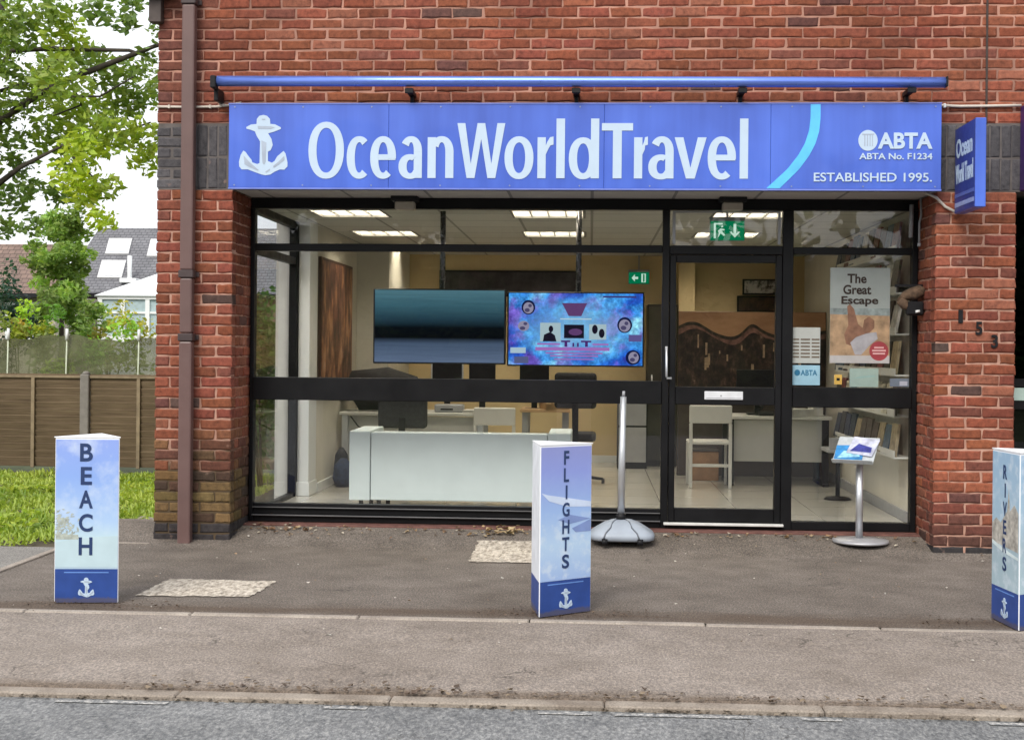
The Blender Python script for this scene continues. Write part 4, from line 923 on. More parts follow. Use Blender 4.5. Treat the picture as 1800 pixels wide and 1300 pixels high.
# desks
def desk(name, lab, x0, x1, y0, y1, zt, top, leg, modesty=None):
    t = thing(name, lab, 'desk', ((x0+x1)/2, (y0+y1)/2, .13))
    mb = MB(); mb.box(x0, x1, y0, y1, zt-.03, zt, .004); mb.build('desktop', top, t)
    for x in (x0+.05, x1-.05):
        mb = MB(); mb.box(x-.03, x+.03, y0+.04, y0+.10, .16, zt-.031, .004); mb.box(x-.03, x+.03, y1-.1, y1-.04, .16, zt-.031, .004); mb.box(x-.03, x+.03, y0+.02, y1-.02, .131, .159, .004); mb.build('leg', leg, t)
    if modesty:
        mb = MB(); mb.box(x0+.06, x1-.06, y0+.11, y0+.13, modesty, zt-.04, .003); mb.build('modesty_panel', top if modesty > .3 else GREYMET, t)
    return t
WTOP = M('grey white laminate', (.58, .58, .55), .5, var=.03)
desk('office_desk', 'white topped desk with silver legs behind the sofa', -2.41, -1.0, 3.3, 4.0, .80, WTOP, SILVER, .35)
desk('office_desk', 'wooden topped desk behind the white plastic chair', -.70, -.20, 3.9, 4.5, .82, M('beech laminate', (.52, .34, .18), .5, var=.12), GREYMET)
desk('office_desk', 'wide pale desk with a full front panel seen through the door', 1.30, 2.30, 3.45, 4.1, .80, WTOP, BLACKP, .36)
# computers
def laptop(lab, x0, x1, y, z0, z1, body, col=None):
    t = thing('monitor', lab, 'monitor', ((x0+x1)/2, y, .8))
    mb = MB(); mb.box(x0, x1, y, y+.02, z0, z1, .004); mb.build('casing', body, t)
    mb = MB(); mb.box(x0+.015, x1-.015, y-.003, y-.001, z0+.015, z1-.015); mb.build('back_panel', BLACKP, t)
    mb = MB(); c = (x0+x1)/2; mb.box(c-.03, c+.03, y+.021, y+.05, .82, z0+.12, .003); mb.box(c-.1, c+.1, y-.05, y+.12, .801, .82, .003); mb.build('stand', BLACKP, t)
laptop('silver edged monitor seen from behind on the white topped desk', -1.56, -1.24, 3.6, .97, 1.33, SILVER)
laptop('black monitor on the white topped desk beside the silver edged one', -1.19, -.93, 3.66, .95, 1.33, BLACKP)
laptop('black monitor on the wooden topped desk', -.72, -.42, 4.2, .98, 1.36, BLACKP)
laptop('black monitor on the wide pale desk seen through the door', 1.42, 1.84, 3.7, .92, 1.24, BLACKP)
mb = MB(); mb.box(-1.50, -1.22, 3.40, 3.54, .801, .88, .01); o = tag(mb.build('printer', M('silver grey plastic', (.33, .34, .36), .5), None, (-1.36, 3.47, .801)), 'small grey printer on the white topped desk', 'printer')
mb = MB(); mb.box(-1.44, -1.32, 3.396, 3.3995, .825, .84); mb.build('paper_slot', BLACKP, o)
t = thing('black_bag', 'large slumped black bag on the end of the white topped desk', 'bag', (-2.1, 3.6, .8))
mb = MB(); mb.tube([(-2.36, 3.62, .95), (-2.3, 3.62, 1.0), (-2.0, 3.62, 1.02), (-1.75, 3.62, .98), (-1.62, 3.62, .90)], [.10, .20, .215, .17, .08], 14); mb.build('bag_body', M('black cloth', (.016, .016, .018), .8, var=.3), t)
# desk clutter
def papers(lab, x, y, z, w, d, h, m, rot):
    mb = MB(); n = max(2, int(h/.006))
    for k in range(n):
        j = Matrix.Rotation(rot+random.uniform(-.08, .08), 4, 'Z'); mb.box(x-w/2, x+w/2, y-d/2, y+d/2, z+k*h/n, z+(k+.8)*h/n, rot=j)
    return tag(mb.build('paper_stack', m, None, (x, y, z)), lab, 'papers')
papers('uneven stack of papers at the wide pale desk seen through the door', 2.0, 3.6, .801, .22, .3, .07, M('office paper', (.6, .6, .57), .7, var=.15, scale=20), .2)
papers('thin stack of papers beside the grey printer', -1.10, 3.45, .801, .22, .28, .03, MATS['office paper'], -.1)
papers('stack of brown folders on the wooden topped desk', -.36, 4.05, .821, .24, .3, .06, M('manila folder', (.42, .28, .14), .7, var=.15), .3)
t = thing('desk_phone', 'black desk phone on the wide pale desk', 'phone', (1.9, 3.6, .8))
mb = MB(); mb.box(1.62, 1.80, 3.5, 3.68, .801, .84, .01); mb.build('phone_base', BLACKP, t)
mb = MB(); mb.tube([(1.64, 3.53, .875), (1.65, 3.55, .885), (1.65, 3.63, .885), (1.64, 3.65, .875)], .018, 8); mb.build('handset', BLACKP, t)
t = thing('storage_box', 'brown cardboard box on the floor behind the white wooden chair', 'box', (1.12, 4.1, .13))
mb = MB(); mb.box(1.0, 1.28, 3.95, 4.25, .131, .42, .006); mb.build('carton', M('brown cardboard', (.30, .17, .09), .8, var=.2), t)
mb = MB(); mb.box(.995, 1.285, 3.945, 4.255, .421, .44, .004); mb.build('carton_lid', M('dark lid', (.05, .04, .035), .7), t)
t = thing('box_file', 'white box file standing at the end of the wide pale desk', 'box file', (2.2, 3.7, .8))
mb = MB(); mb.box(2.14, 2.24, 3.6, 3.9, .801, 1.02, .004); mb.build('file_case', WTOP, t)
mb = MB(); mb.box(2.165, 2.215, 3.596, 3.599, .88, .98); mb.build('spine_label', GREYMET, t)
t = thing('desk_cable', 'black cable drooping under the white topped desk', 'cable', (-2.2, 3.5, .6))
mb = MB(); mb.tube([(-2.3, 3.32, .76), (-2.22, 3.31, .66), (-2.08, 3.31, .62), (-1.95, 3.32, .68), (-1.9, 3.33, .76)], .007, 6); mb.build('cable_run', BLACKP, t)
# office chairs
def office_chair(x, y, lab, zb=.78, w=.42):
    t = thing('office_chair', lab, 'office chair', (x, y, .13)); CL = M('charcoal fabric', (.022, .022, .026), .85, var=.25, scale=30)
    mb = MB(); mb.box(x-w/2, x+w/2, y-.26, y-.17, zb-.04, zb+.30, .035, seg=3); mb.build('backrest', CL, t)
    mb = MB(); mb.box(x-w/2, x+w/2, y-.16, y+.27, .54, .62, .03, seg=2); mb.build('seat', CL, t)
    mb = MB(); mb.box(x-.03, x+.03, y-.285, y-.262, .5, zb+.06, .004); mb.tube([(x, y, .2), (x, y, .538)], .025, 10); mb.build('post', BLACKP, t)
    mb = MB()
    for k in range(5):
        a_ = k*1.2566; mb.tube([(x, y, .21), (x+.27*math.cos(a_), y+.27*math.sin(a_), .175)], [.022, .014], 6)
        mb.tube([(x+.27*math.cos(a_)-.015, y+.27*math.sin(a_), .155), (x+.27*math.cos(a_)+.015, y+.27*math.sin(a_), .155)], .024, 8)
    mb.build('star_base', BLACKP, t)
office_chair(-1.70, 2.85, 'charcoal office chair standing behind the sofa', .73, .45)
office_chair(-.14, 3.5, 'black high backed office chair beside the wooden topped desk', .9, .40)
# white chairs
def white_chair(x, y, lab, rot=0., wood=None, zb=.88):
    m = wood or M('white plastic', (.60, .60, .57), .5, var=.03)
    t = thing('white_chair', lab, 'chair', (x, y, .13)); h = .2
    mb = MB(); mb.box(x-h, x+h, y-h, y+h, .54, .57, .01); mb.build('seat', m, t)
    mb = MB(); mb.box(x-h, x+h, y-h-.02, y-h+.005, zb-.17, zb, .02, seg=2); mb.build('backrest', m, t)
    for sx in (-1, 1):
        mb = MB(); mb.box(x+sx*(h-.016)-.016, x+sx*(h-.016)+.016, y-h-.019, y-h+.004, .131, zb-.171, .004); mb.build('leg', m, t)
        mb = MB(); mb.box(x+sx*(h-.016)-.016, x+sx*(h-.016)+.016, y+h-.03, y+h-.002, .131, .539, .004); mb.build('leg', m, t)
    mb = MB(); mb.box(x-h+.03, x+h-.03, y-h-.012, y-h, .33, .36, .003); mb.build('stretcher', m, t)
white_chair(-.91, 3.5, 'white plastic chair at the wooden topped desk behind the sofa', zb=.86)
white_chair(1.13, 3.4, 'white wooden chair seen through the glass door', zb=.91)
# pictures, mural, cabinet
def art_mat(name, *stops, sc=4., st=(1, 1, 1)):
    b = NB(name); n = b.noise(sc, 6, b.scaled(*st), rough=.65); b.pbr(b.ramp(n, *stops), .5); return b.m
t = thing('framed_picture', 'tall brown and orange framed picture on the side wall by the white column', 'picture', (-2.42, 3.1, 1.1))
mb = MB(); mb.box(-2.434, -2.405, 2.36, 3.96, .98, 2.23, .004); mb.build('frame', M('dark wood', (.05, .025, .015), .5), t)
mb = MB(); mb.box(-2.404, -2.402, 2.39, 3.93, 1.01, 2.20); mb.build('canvas', art_mat('rust painting', (.36, (.025, .012, .010)), (.50, (.12, .05, .034)), (.60, (.33, .16, .075)), (.72, (.42, .28, .22)), sc=3.6, st=(1, 1.6, .8)), t)
t = thing('mural_board', 'standing board with a dusk photograph of temple roofs seen through the door', 'mural', (1.65, 4.5, .13))
mb = MB(); mb.box(.90, 2.415, 4.5, 4.55, .131, 1.826, .004); mb.build('board', M('dark board', (.05, .035, .03), .6), t)
mb = MB(); mb.box(.905, 2.41, 4.496, 4.499, .9, 1.822); mb.build('dusk_sky_print', art_mat('dusk print', (.3, (.34, .17, .09)), (.7, (.54, .31, .17)), sc=2, st=(1, 1, 2.5)), t)
rx_ = np.linspace(.905, 2.41, 70); rz_ = np.interp(rx_, [.9, .97, 1.09, 1.16, 1.28, 1.42, 1.50, 1.56, 1.62, 1.66, 1.70, 1.78, 1.9, 2.05, 2.2, 2.41], [1.66, 1.715, 1.722, 1.68, 1.605, 1.563, 1.573, 1.612, 1.69, 1.716, 1.69, 1.628, 1.585, 1.575, 1.61, 1.64])
rz_ = np.convolve(np.pad(rz_, 2, mode='edge'), np.ones(5)/5, 'valid')
mb = MB(); flat(mb, list(zip(rx_, rz_))+[(2.41, .9), (.905, .9)], 4.494); mb.build('roof_print', art_mat('roofs print', (.38, (.010, .007, .006)), (.53, (.035, .020, .016)), (.64, (.10, .055, .04)), (.76, (.34, .25, .19)), sc=11, st=(1.3, 1, .8)), t)
mb = MB(); flat(mb, [(x, z-.035) for x, z in zip(rx_, rz_)]+[(x, z-.075-.02*math.sin(x*9)) for x, z in zip(rx_[::-1], rz_[::-1])], 4.492); mb.build('eave_print', M('mauve eave print', (.20, .10, .078), .6, var=.6, scale=16), t)
for k in range(16):
    x = random.uniform(.95, 2.35); z = random.uniform(1.2, 1.47); mb = MB(); mb.box(x, x+random.uniform(.012, .03), 4.491, 4.4925, z, z+random.uniform(.03, .14)); mb.build('lantern_print', M('lit window print', (.42, .30, .19), .6, var=.4, scale=20), t)
def picture(x0, x1, z0, z1, lab, m, y=5.97):
    t = thing('framed_picture', lab, 'picture', ((x0+x1)/2, y, z0)); mb = MB(); mb.box(x0, x1, y, y+.03, z0, z1, .003); mb.build('frame', BLACKP, t)
    mb = MB(); mb.box(x0+.02, x1-.02, y-.003, y-.001, z0+.02, z1-.02); mb.build('canvas', m, t)
picture(1.72, 2.20, 2.06, 2.24, 'small black and white picture on the yellow back wall', art_mat('mono picture', (.45, (.6, .6, .58)), (.56, (.03, .03, .03)), sc=7))
picture(1.66, 2.22, 1.86, 2.05, 'dark brown picture on the yellow back wall under a small pale one', art_mat('dark picture', (.4, (.02, .012, .01)), (.65, (.1, .05, .035)), sc=9))
picture(-1.75, -.16, 2.02, 2.32, 'long dark panoramic picture high on the back wall above the screens', art_mat('night picture', (.4, (.012, .012, .018)), (.66, (.06, .05, .06)), sc=5))
t = thing('dark_cabinet', 'tall dark cabinet against the back wall beside the bright screen', 'cabinet', (.78, 5.8, .13))
mb = MB(); mb.box(.63, .96, 5.55, 5.96, .131, 1.93, .005); mb.build('carcass', M('black brown wood', (.028, .022, .018), .5, var=.2), t)
mb = MB(); mb.box(.64, .95, 5.53, 5.549, .2, 1.9, .003); mb.build('door', M('dark olive wood', (.045, .04, .03), .45, var=.2), t)
mb = MB(); mb.tube([(.68, 5.515, 1.0), (.68, 5.515, 1.15)], .008); mb.build('handle', SILVER, t)
t = thing('low_cabinet', 'low black cabinet standing by the tall dark one at the back', 'cabinet', (.45, 5.5, .13))
mb = MB(); mb.box(.30, .62, 5.2, 5.6, .131, 1.0, .006); mb.build('carcass', BLACKP, t)
mb = MB(); mb.box(.31, .61, 5.19, 5.199, .2, .58, .003); mb.box(.31, .61, 5.19, 5.199, .6, .98, .003); mb.build('drawer_fronts', GREYMET, t)
t = thing('dark_bags', 'pile of dark blue bags on the floor beside the white topped desk', 'bags', (-2.3, 2.9, .13))
mb = MB(); mb.lathe((-2.28, 2.85, .131), [(.07, 0), (.1, .08), (.085, .2), (.03, .26)], 16); mb.build('bag', M('navy cloth', (.02, .035, .08), .8, var=.4, scale=20), t)
mb = MB(); mb.lathe((-2.34, 3.08, .131), [(.06, 0), (.08, .1), (.06, .28), (.02, .34)], 16); mb.build('bag', BLACKP, t)
# brochure rack on the right wall
t = thing('brochure_rack', 'white wall rack of brochures inside the right hand window', 'rack', (2.4, 1.8, 1.2))
mb = MB()
for z in (.62, .93, 1.24, 1.55, 1.86, 2.17): mb.box(2.29, 2.415, .72, 3.2, z, z+.012, .002); mb.box(2.285, 2.291, .72, 3.2, z, z+.06, .001)
mb.build('shelf', WTOP, t)
mb = MB(); mb.box(2.408, 2.417, .7, 3.22, .58, 2.45); mb.build('back_panel', M('pale board', (.5, .48, .42), .6), t)
bcols = [M('brochure %d' % i, c, .4, var=.5, scale=14) for i, c in enumerate([(.03, .04, .07), (.16, .05, .05), (.46, .43, .34), (.03, .03, .03), (.30, .24, .15), (.05, .09, .14), (.50, .47, .42), (.07, .05, .045)])]
for iz, z in enumerate((.632, .942, 1.252, 1.562, 1.872, 2.182)):
    y = .74
    while y < 3.1:
        mb = MB(); h_ = random.uniform(.22, .26); mb.box(2.305, 2.325, y, y+.2, z, z+h_, .001, rot=Matrix.Rotation(R(random.uniform(6, 13)), 4, 'Y'))
        tag(mb.build('brochure', random.choice(bcols), None, (2.315, y+.1, z)), 'glossy brochure standing upright in the white wall rack', 'brochure', 'brochures in the wall rack'); y += .235
t = thing('low_shelf', 'grey magazine tray under the brochure rack by the right window', 'shelf', (2.2, 2.3, .13))
mb = MB(); mb.box(2.05, 2.30, 2.2, 2.6, .55, .58, .004); mb.box(2.06, 2.29, 2.2, 2.22, .581, .68, .004); mb.build('tray', GREYMET, t)
mb = MB(); mb.tube([(2.17, 2.4, .131), (2.17, 2.4, .549)], .02); mb.lathe((2.17, 2.4, .131), [(.12, 0), (.1, .02), (.03, .03)], 20); mb.build('pedestal', BLACKP, t)

# ============================================================ PLANTS
def leaf_cloud(name, clumps, size, parent=None, loc=None, flatten=.6, mat=LEAF):
    """clumps: (centre, (rx,ry,rz), n, colour). leaves as small folded diamonds"""
    V, F, Cc = [], [], []; base = 0
    for c, r, n, col in clumps:
        d = RNG.normal(size=(n, 3)); d /= np.linalg.norm(d, axis=1)[:, None]; d *= (RNG.random(n)**.45)[:, None]
        p = np.array(c)+d*np.array(r)
        a = RNG.normal(size=(n, 3)); a[:, 2] *= flatten; a /= np.linalg.norm(a, axis=1)[:, None]
        b_ = np.cross(a, RNG.normal(size=(n, 3))); b_ /= np.linalg.norm(b_, axis=1)[:, None]
        s_ = size*RNG.uniform(.4, 1.45, n)[:, None]; nn = np.cross(a, b_)
        v = np.stack([p-a*s_, p+b_*s_*.52+nn*s_*.12, p+a*s_, p-b_*s_*.52+nn*s_*.12], 1).reshape(-1, 3)
        V.append(v); idx = np.arange(n)*4+base
        F.append(np.concatenate([np.stack([idx, idx+1, idx+2], 1), np.stack([idx, idx+2, idx+3], 1)])); base += 4*n
        k = RNG.uniform(.7, 1.3, n)[:, None]; hue = RNG.uniform(-.1, .1, n)[:, None]
        cc = np.array(col)[None]*k*np.concatenate([1+hue, np.ones((n, 1)), 1-hue], 1)
        Cc.append(np.repeat(np.concatenate([cc, np.ones((n, 1))], 1), 4, 0))
    me = arrays(name, np.concatenate(V).tolist(), np.concatenate(F).tolist(), np.concatenate(Cc), mat)
    return link(name, me, parent, loc)
YG, MG, DG = (.46, .56, .055), (.17, .27, .06), (.105, .185, .065)
def mixc(t): return tuple(a*(1-t)+b_*t for a, b_ in zip(DG, YG))
def at9(px, py, y):     # metres on the plane y, measured from the survey of the place
    k = (9.7+y)/2400.; return ((px-1038.4)*k+.5594*0+((1038.4-900)*0), (614.3-py)*k+1.42)
# leaf masses of the big tree: (across m, up m, radius m, yellow-green share) around the trunk
BT = [(60,30,45,.3),(110,20,40,.35),(30,60,45,.3),(120,60,45,.75),(85,95,45,.45),(20,120,45,.3),(150,100,35,.25),(190,20,34,.15),(235,40,26,.15),(250,12,24,.15),(60,150,50,.4),(130,145,50,.45),(190,130,45,.35),(235,125,36,.25),(30,185,40,.3),(90,195,50,.65),(150,190,50,.55),(210,180,45,.35),(255,165,35,.3),(20,240,35,.25),(80,240,45,.45),(140,240,50,.55),(200,235,50,.6),(250,240,42,.7),(170,265,42,.95),(245,280,36,.85),(110,290,35,.45),(150,310,40,1),(170,345,36,1),(178,385,30,1),(205,330,28,.6),(130,330,35,.9),(30,290,32,.2),(55,330,28,.2),(10,350,35,.2),(90,345,28,.2),(20,400,30,.15),(60,395,30,.15),(260,100,20,.2),(-40,60,60,.3),(-60,160,70,.3),(-50,280,60,.3),(60,-50,60,.3),(160,-60,70,.3),(260,-50,60,.2),(320,60,60,.2),(340,160,70,.3),(330,260,60,.4)]
bt = thing('broadleaf_tree', 'big leafy tree with dark spreading branches overhanging the fence', 'tree', (-8.9, 9.0, -.16))
cl = []
for (px_, py_, rp, yl) in BT:
    y = 9+random.uniform(-1.2, 1.2); k = (9.7+y)/2400.; x = (px_-1038.4)*k*1.0+.0; 
    x = -8.309+(px_)*.008114+(y-9)*(-.24+px_*.0001); z = 6.24-py_*.00795-.0023*0+(y-9)*(.24-py_*.00039)
    r_ = rp*.0080
    cl.append(((x, y, z), (r_, r_*1.3, r_*.85), int(215*(rp/45)**2), mixc(yl)))
leaf_cloud('crown', cl, .063, bt)
mb = MB()
mb.tube([(-8.9, 9.0, -.16), (-8.85, 9.0, 1.5), (-8.75, 9.05, 3.2), (-8.6, 9.05, 4.2), (-8.4, 9.0, 5.4), (-8.2, 9, 7)], [.2, .17, .15, .12, .08, .04], 10)
mb.tube([(-8.62, 9.05, 4.1), (-8.3, 9, 4.55), (-7.6, 8.9, 4.98), (-7.26, 8.9, 5.12), (-6.6, 8.8, 5.33), (-6.05, 8.75, 5.52), (-5.4, 8.7, 5.7)], [.07, .055, .05, .045, .04, .03, .015], 8)
mb.tube([(-8.5, 9, 4.9), (-8.2, 9.1, 5.55), (-7.6, 9.1, 5.58), (-7.05, 9.1, 5.56), (-6.5, 9.1, 5.55), (-6.2, 9.1, 5.45)], [.05, .04, .035, .03, .025, .015], 8)
mb.tube([(-7.26, 8.9, 5.12), (-7.1, 8.9, 4.75), (-7.5, 8.9, 4.6)], [.025, .018, .01], 6); mb.tube([(-7.6, 8.9, 4.98), (-7.3, 8.8, 4.85), (-6.8, 8.8, 4.85), (-6.3, 8.7, 5.1)], [.025, .02, .015, .01], 6)
mb.tube([(-8.7, 9.05, 3.4), (-8.0, 9, 3.9), (-7.4, 9, 4.2), (-6.9, 9, 3.7)], [.05, .035, .02, .01], 6); mb.tube([(-6.9, 8.9, 4.1), (-6.6, 8.9, 4.35), (-6.1, 8.85, 4.5)], [.02, .018, .012], 6)
mb.tube([(-8.4, 9.2, 5.0), (-7.9, 9.2, 5.15), (-7.5, 9.2, 5.5)], [.03, .02, .01], 6)
mb.build('trunk', BARK, bt)
# bushy young tree behind the fence
st = thing('young_tree', 'pale green bushy young tree in front of the grey slate roof', 'tree', (-7.2, 8.5, -.16))
cl = []
for k in range(80):
    h = random.random(); z = 1.5+h*1.75; w_ = (.46*(1-h)**.55+.12)*random.uniform(.6, 1.25); a_ = random.uniform(0, 6.28); rr = w_*math.sqrt(random.random())
    cl.append(((-7.2+rr*math.cos(a_), 8.5+rr*math.sin(a_), z), (.15, .15, .12), 105, tuple(c_*g_ for c_ in (.33, .47, .13)) if (g_ := random.uniform(.6, 1.25)) else 0))
leaf_cloud('crown', cl, .042, st)
mb = MB(); mb.tube([(-7.2, 8.5, -.16), (-7.19, 8.5, 1.2), (-7.2, 8.5, 2.9)], [.05, .04, .012], 8); mb.build('trunk', BARK, st)
def shrub(name, lab, c, r, n, col, sz=.035, k=10):
    t = thing(name, lab, 'shrub', (c[0], c[1], -.05)); cl = []
    for i in range(k):
        d = Vector((random.gauss(0, .5), random.gauss(0, .5), random.gauss(0, .5)))
        cl.append(((c[0]+d.x*r[0], c[1]+d.y*r[1], c[2]+d.z*r[2]), (r[0]*.5, r[1]*.5, r[2]*.5), n//k, tuple(x*random.uniform(.7, 1.3) for x in col)))
    leaf_cloud('foliage', cl, sz, t); mb = MB()
    for i in range(4): mb.tube([(c[0]+random.uniform(-.05, .05), c[1], -.06), (c[0]+random.uniform(-.6, .6)*r[0], c[1]+random.uniform(-.4, .4)*r[1], c[2])], [.018, .006], 5)
    mb.build('stems', BARK, t)
shrub('dark_conifer', 'dark green conifer shrub at the far end of the mesh screen', (-7.35, 7.2, 1.5), (.28, .3, .75), 1500, (.03, .07, .045))
shrub('yellow_shrub', 'yellow green shrub behind the mesh screen below the conservatory', (-5.75, 6.3, 1.35), (.42, .3, .42), 1400, YG)
shrub('yellow_shrub', 'small yellow green shrub by the white window of the brown roofed house', (-6.9, 6.6, 1.55), (.3, .25, .28), 900, mixc(.75))
shrub('green_shrub', 'mid green shrub between the young tree and the bay window', (-6.35, 6.4, 1.35), (.3, .3, .36), 1000, MG)
shrub('green_shrub', 'leafy shrub seen through the side glass of the window bay', (-3.35, 3.9, 1.15), (.34, .5, .85), 3600, (.10, .17, .045), .04, 18)
shrub('low_shrub', 'low plants at the fence foot seen through the side glass', (-3.5, 3.0, .35), (.35, .4, .3), 1200, mixc(.4), .035)
shrub('window_plant', 'glossy dark plant inside the neighbouring shop window', (3.35, .75, 1.75), (.3, .25, .6), 900, DG, .06)
# grass and ground litter
def grass():
    n = 30000; x = RNG.uniform(-7.2, -3.16, n); y = RNG.uniform(-.36, 5.1, n)**1.0
    lim = np.interp(x, [-8, -4.2, -3.9, -3.66, -3.5, -3.16], [-.36, -.30, -.1, .5, .9, 1.0])+RNG.normal(0, .09, n); keep = (y > lim) & (np.sin(x*5.1+np.sin(y*4))*np.sin(y*6.3+x) > RNG.uniform(-1.1, .15, n)); x, y = x[keep], y[keep]; n = len(x)
    a = RNG.uniform(0, 6.283, n); h = RNG.uniform(.018, .065, n)*(1+.45*np.sin(x*3+y*2)*np.sin(x*7.3-y*3)); w_ = RNG.uniform(.006, .016, n); l = RNG.uniform(.015, .075, n)
    ca, sa = np.cos(a), np.sin(a); z0 = np.full(n, -.01)
    v = np.stack([np.stack([x-ca*w_, y-sa*w_, z0], 1), np.stack([x+ca*w_, y+sa*w_, z0], 1), np.stack([x+ca*w_*.7-sa*l*.5, y+sa*w_*.7+ca*l*.5, z0+h*.65], 1), np.stack([x-sa*l, y+ca*l, z0+h], 1)], 1).reshape(-1, 3)
    i = np.arange(n)*4; f = np.concatenate([np.stack([i, i+1, i+2], 1), np.stack([i, i+2, i+3], 1)])
    t = np.clip(.55+.35*np.sin(x*2.1+1)*np.sin(y*1.7)+RNG.normal(0, .2, n), 0, 1)[:, None]
    c = np.array([.17, .285, .03])*(1-t)+np.array([.45, .54, .09])*t
    return link('grass', arrays('grass', v.tolist(), f.tolist(), np.repeat(np.concatenate([c, np.ones((n, 1))], 1), 4, 0), leaf_mat('grass blade', .35)))
tag(grass(), 'bright uncut grass on the verge before the fence', kind='stuff')
def litter():
    V, F, Cc = [], [], []
    def add(n, fx, fy, zf, s0, s1, cols):
        for _ in range(n):
            x, y = fx(), fy(); z = zf(x, y)+.006; a_ = random.uniform(0, 6.28); s_ = random.uniform(s0, s1); b0 = len(V)
            for k in range(5):
                t = a_+k*1.2566; r_ = s_*random.uniform(.5, 1.1); V.append((x+r_*math.cos(t), y+r_*math.sin(t)*.7, z+random.uniform(0, s_*.9)))
            F.append((b0, b0+1, b0+2, b0+3, b0+4)); c = random.choice(cols); g = random.uniform(.7, 1.2); Cc.extend([(*[q*g for q in c], 1)]*5)
    DL = [(.28, .17, .08), (.36, .26, .15), (.16, .09, .05), (.45, .40, .32)]
    add(190, lambda: random.uniform(-2.5, 2.35), lambda: .33-abs(random.gauss(0, .10)), ramp_z, .008, .026, DL)
    add(36, lambda: random.gauss(-.62, .10), lambda: .28+random.gauss(0, .05), ramp_z, .015, .04, [(.42, .32, .18), (.36, .24, .12)])
    add(26, lambda: random.gauss(-2.2, .15), lambda: .25+random.gauss(0, .06), ramp_z, .012, .035, DL)
    add(120, lambda: random.uniform(-3.6, 3), lambda: random.uniform(-2.5, .1), ramp_z, .004, .014, [(.5, .47, .42), (.55, .5, .45), (.3, .2, .12)])
    add(60, lambda: random.uniform(-2.6, 2.2), lambda: random.uniform(-3.95, -2.65), lambda x, y: -.03*(-2.6-y)/1.4, .004, .011, [(.5, .47, .42), (.12, .09, .06)])
    add(330, lambda: random.uniform(-2.0, 2.2), lambda: -4.04+abs(random.gauss(0, .075)), lambda x, y: -.03, .006, .02, [(.09, .06, .04), (.13, .09, .06), (.2, .15, .1)])
    add(300, lambda: random.uniform(-3, 2.2), lambda: -4.10-abs(random.gauss(0, .022)), lambda x, y: -.058, .005, .016, [(.10, .075, .05), (.2, .16, .12)])
    add(340, lambda: random.choice((-.35, .08, -2.5, -2.9, 2.0))+random.gauss(0, .16), lambda: -2.40+random.gauss(0, .07), ramp_z, .004, .012, [(.07, .045, .03), (.11, .07, .045)])
    return link('fallen_leaves', arrays('fallen_leaves', V, F, Cc, leaf_mat('dead leaf', .1)))
cl = [((RNG.uniform(-6.6, -3.25), RNG.uniform(.25, 5), .02), (.16, .16, .045), 60, mixc(RNG.uniform(.25, .9))) for _ in range(110)]
tag(leaf_cloud('verge_weeds', cl, .026), 'low broad leaved weeds growing through the grass verge', kind='stuff')
tag(litter(), 'dry leaves and grit scattered along the tarmac', kind='stuff')
# ============================================================ FENCE AND GARDEN SCREEN
FY = 5.35
fe = thing('garden_fence', 'low brown lapped timber fence with grey concrete posts behind the grass', 'fence', (-5.6, FY, 0))
WOOD = None
def wood_mat():
    b = NB('weathered fence wood'); g = b.noise(9, 6, b.scaled(.25, 1, 6), rough=.7)
    c = b.ramp(g, (.3, (.105, .075, .048)), (.5, (.16, .116, .072)), (.72, (.22, .166, .105)))
    c = b.mix(.5, c, b.ramp(b.noise(1.1, 3), (.35, (.55, .55, .5)), (.65, (1.1, 1.1, 1.1))), 'MULTIPLY'); b.pbr(c, .9, bump=g, bstr=.5, bdist=.006, spec=.2); return b.m
WOOD = wood_mat(); WOODL = M('pale fence batten', (.22, .17, .105), .85, var=.25, scale=10)
posts = (-9.32, -7.49, -5.66, -3.83, -2.72)
for a, b_ in zip(posts, posts[1:]):
    mb = MB(); z = .05
    while z < 1.02:
        mb.box(a+.055, b_-.055, FY-.012, FY+.002, z, z+.105, .002, rot=Matrix.Rotation(R(13)+random.uniform(-.01, .01), 4, 'X')@Matrix.Rotation(random.uniform(-.003, .003), 4, 'Y')); z += .078
    o = mb.build('lap_panel', WOOD, fe)
    mb = MB(); mb.box(a+.05, b_-.05, FY-.035, FY+.03, 1.045, 1.075, .003); mb.build('capping', WOODL, o)
    for k in (.28, .62):
        x = a+(b_-a)*k+.1; mb = MB(); mb.box(x-.02, x+.02, FY-.045, FY-.022, .04, 1.044, .003); mb.build('batten', WOODL, o)
for x in posts[:-1]:
    mb = MB(); mb.box(x-.05, x+.05, FY-.06, FY+.05, -.1, 1.09, .008); mb.lathe((x, FY, 1.09), [(.05, 0), (.03, .03), (.01, .035)], 12); mb.build('concrete_post', M('grey concrete post', (.20, .185, .165), .9, var=.15, scale=12, bump=.4), fe)
def net_mat():
    b = NB('garden netting'); t = b.n('ShaderNodeBsdfTransparent'); d = b.n('ShaderNodeBsdfDiffuse')
    b.l(b.ramp(b.noise(3.5, 5), (.35, (.14, .14, .085)), (.65, (.24, .25, .15))), d.inputs[0])
    tr = b.n('ShaderNodeBsdfTranslucent'); tr.inputs[0].default_value = (.26, .27, .16, 1)
    a = b.n('ShaderNodeMixShader'); a.inputs[0].default_value = .45; b.l(d.outputs[0], a.inputs[1]); b.l(tr.outputs[0], a.inputs[2])
    m = b.n('ShaderNodeMixShader'); m.inputs[0].default_value = .62; b.l(t.outputs[0], m.inputs[1]); b.l(a.outputs[0], m.inputs[2]); b.l(m.outputs[0], b.out.inputs[0]); return b.m
gs = thing('mesh_screen', 'olive garden netting on thin pale canes standing above the fence', 'garden screen', (-5.6, FY+.12, 1.0))
mb = MB(); top = []
xs_ = np.linspace(-8.6, -3.0, 60)
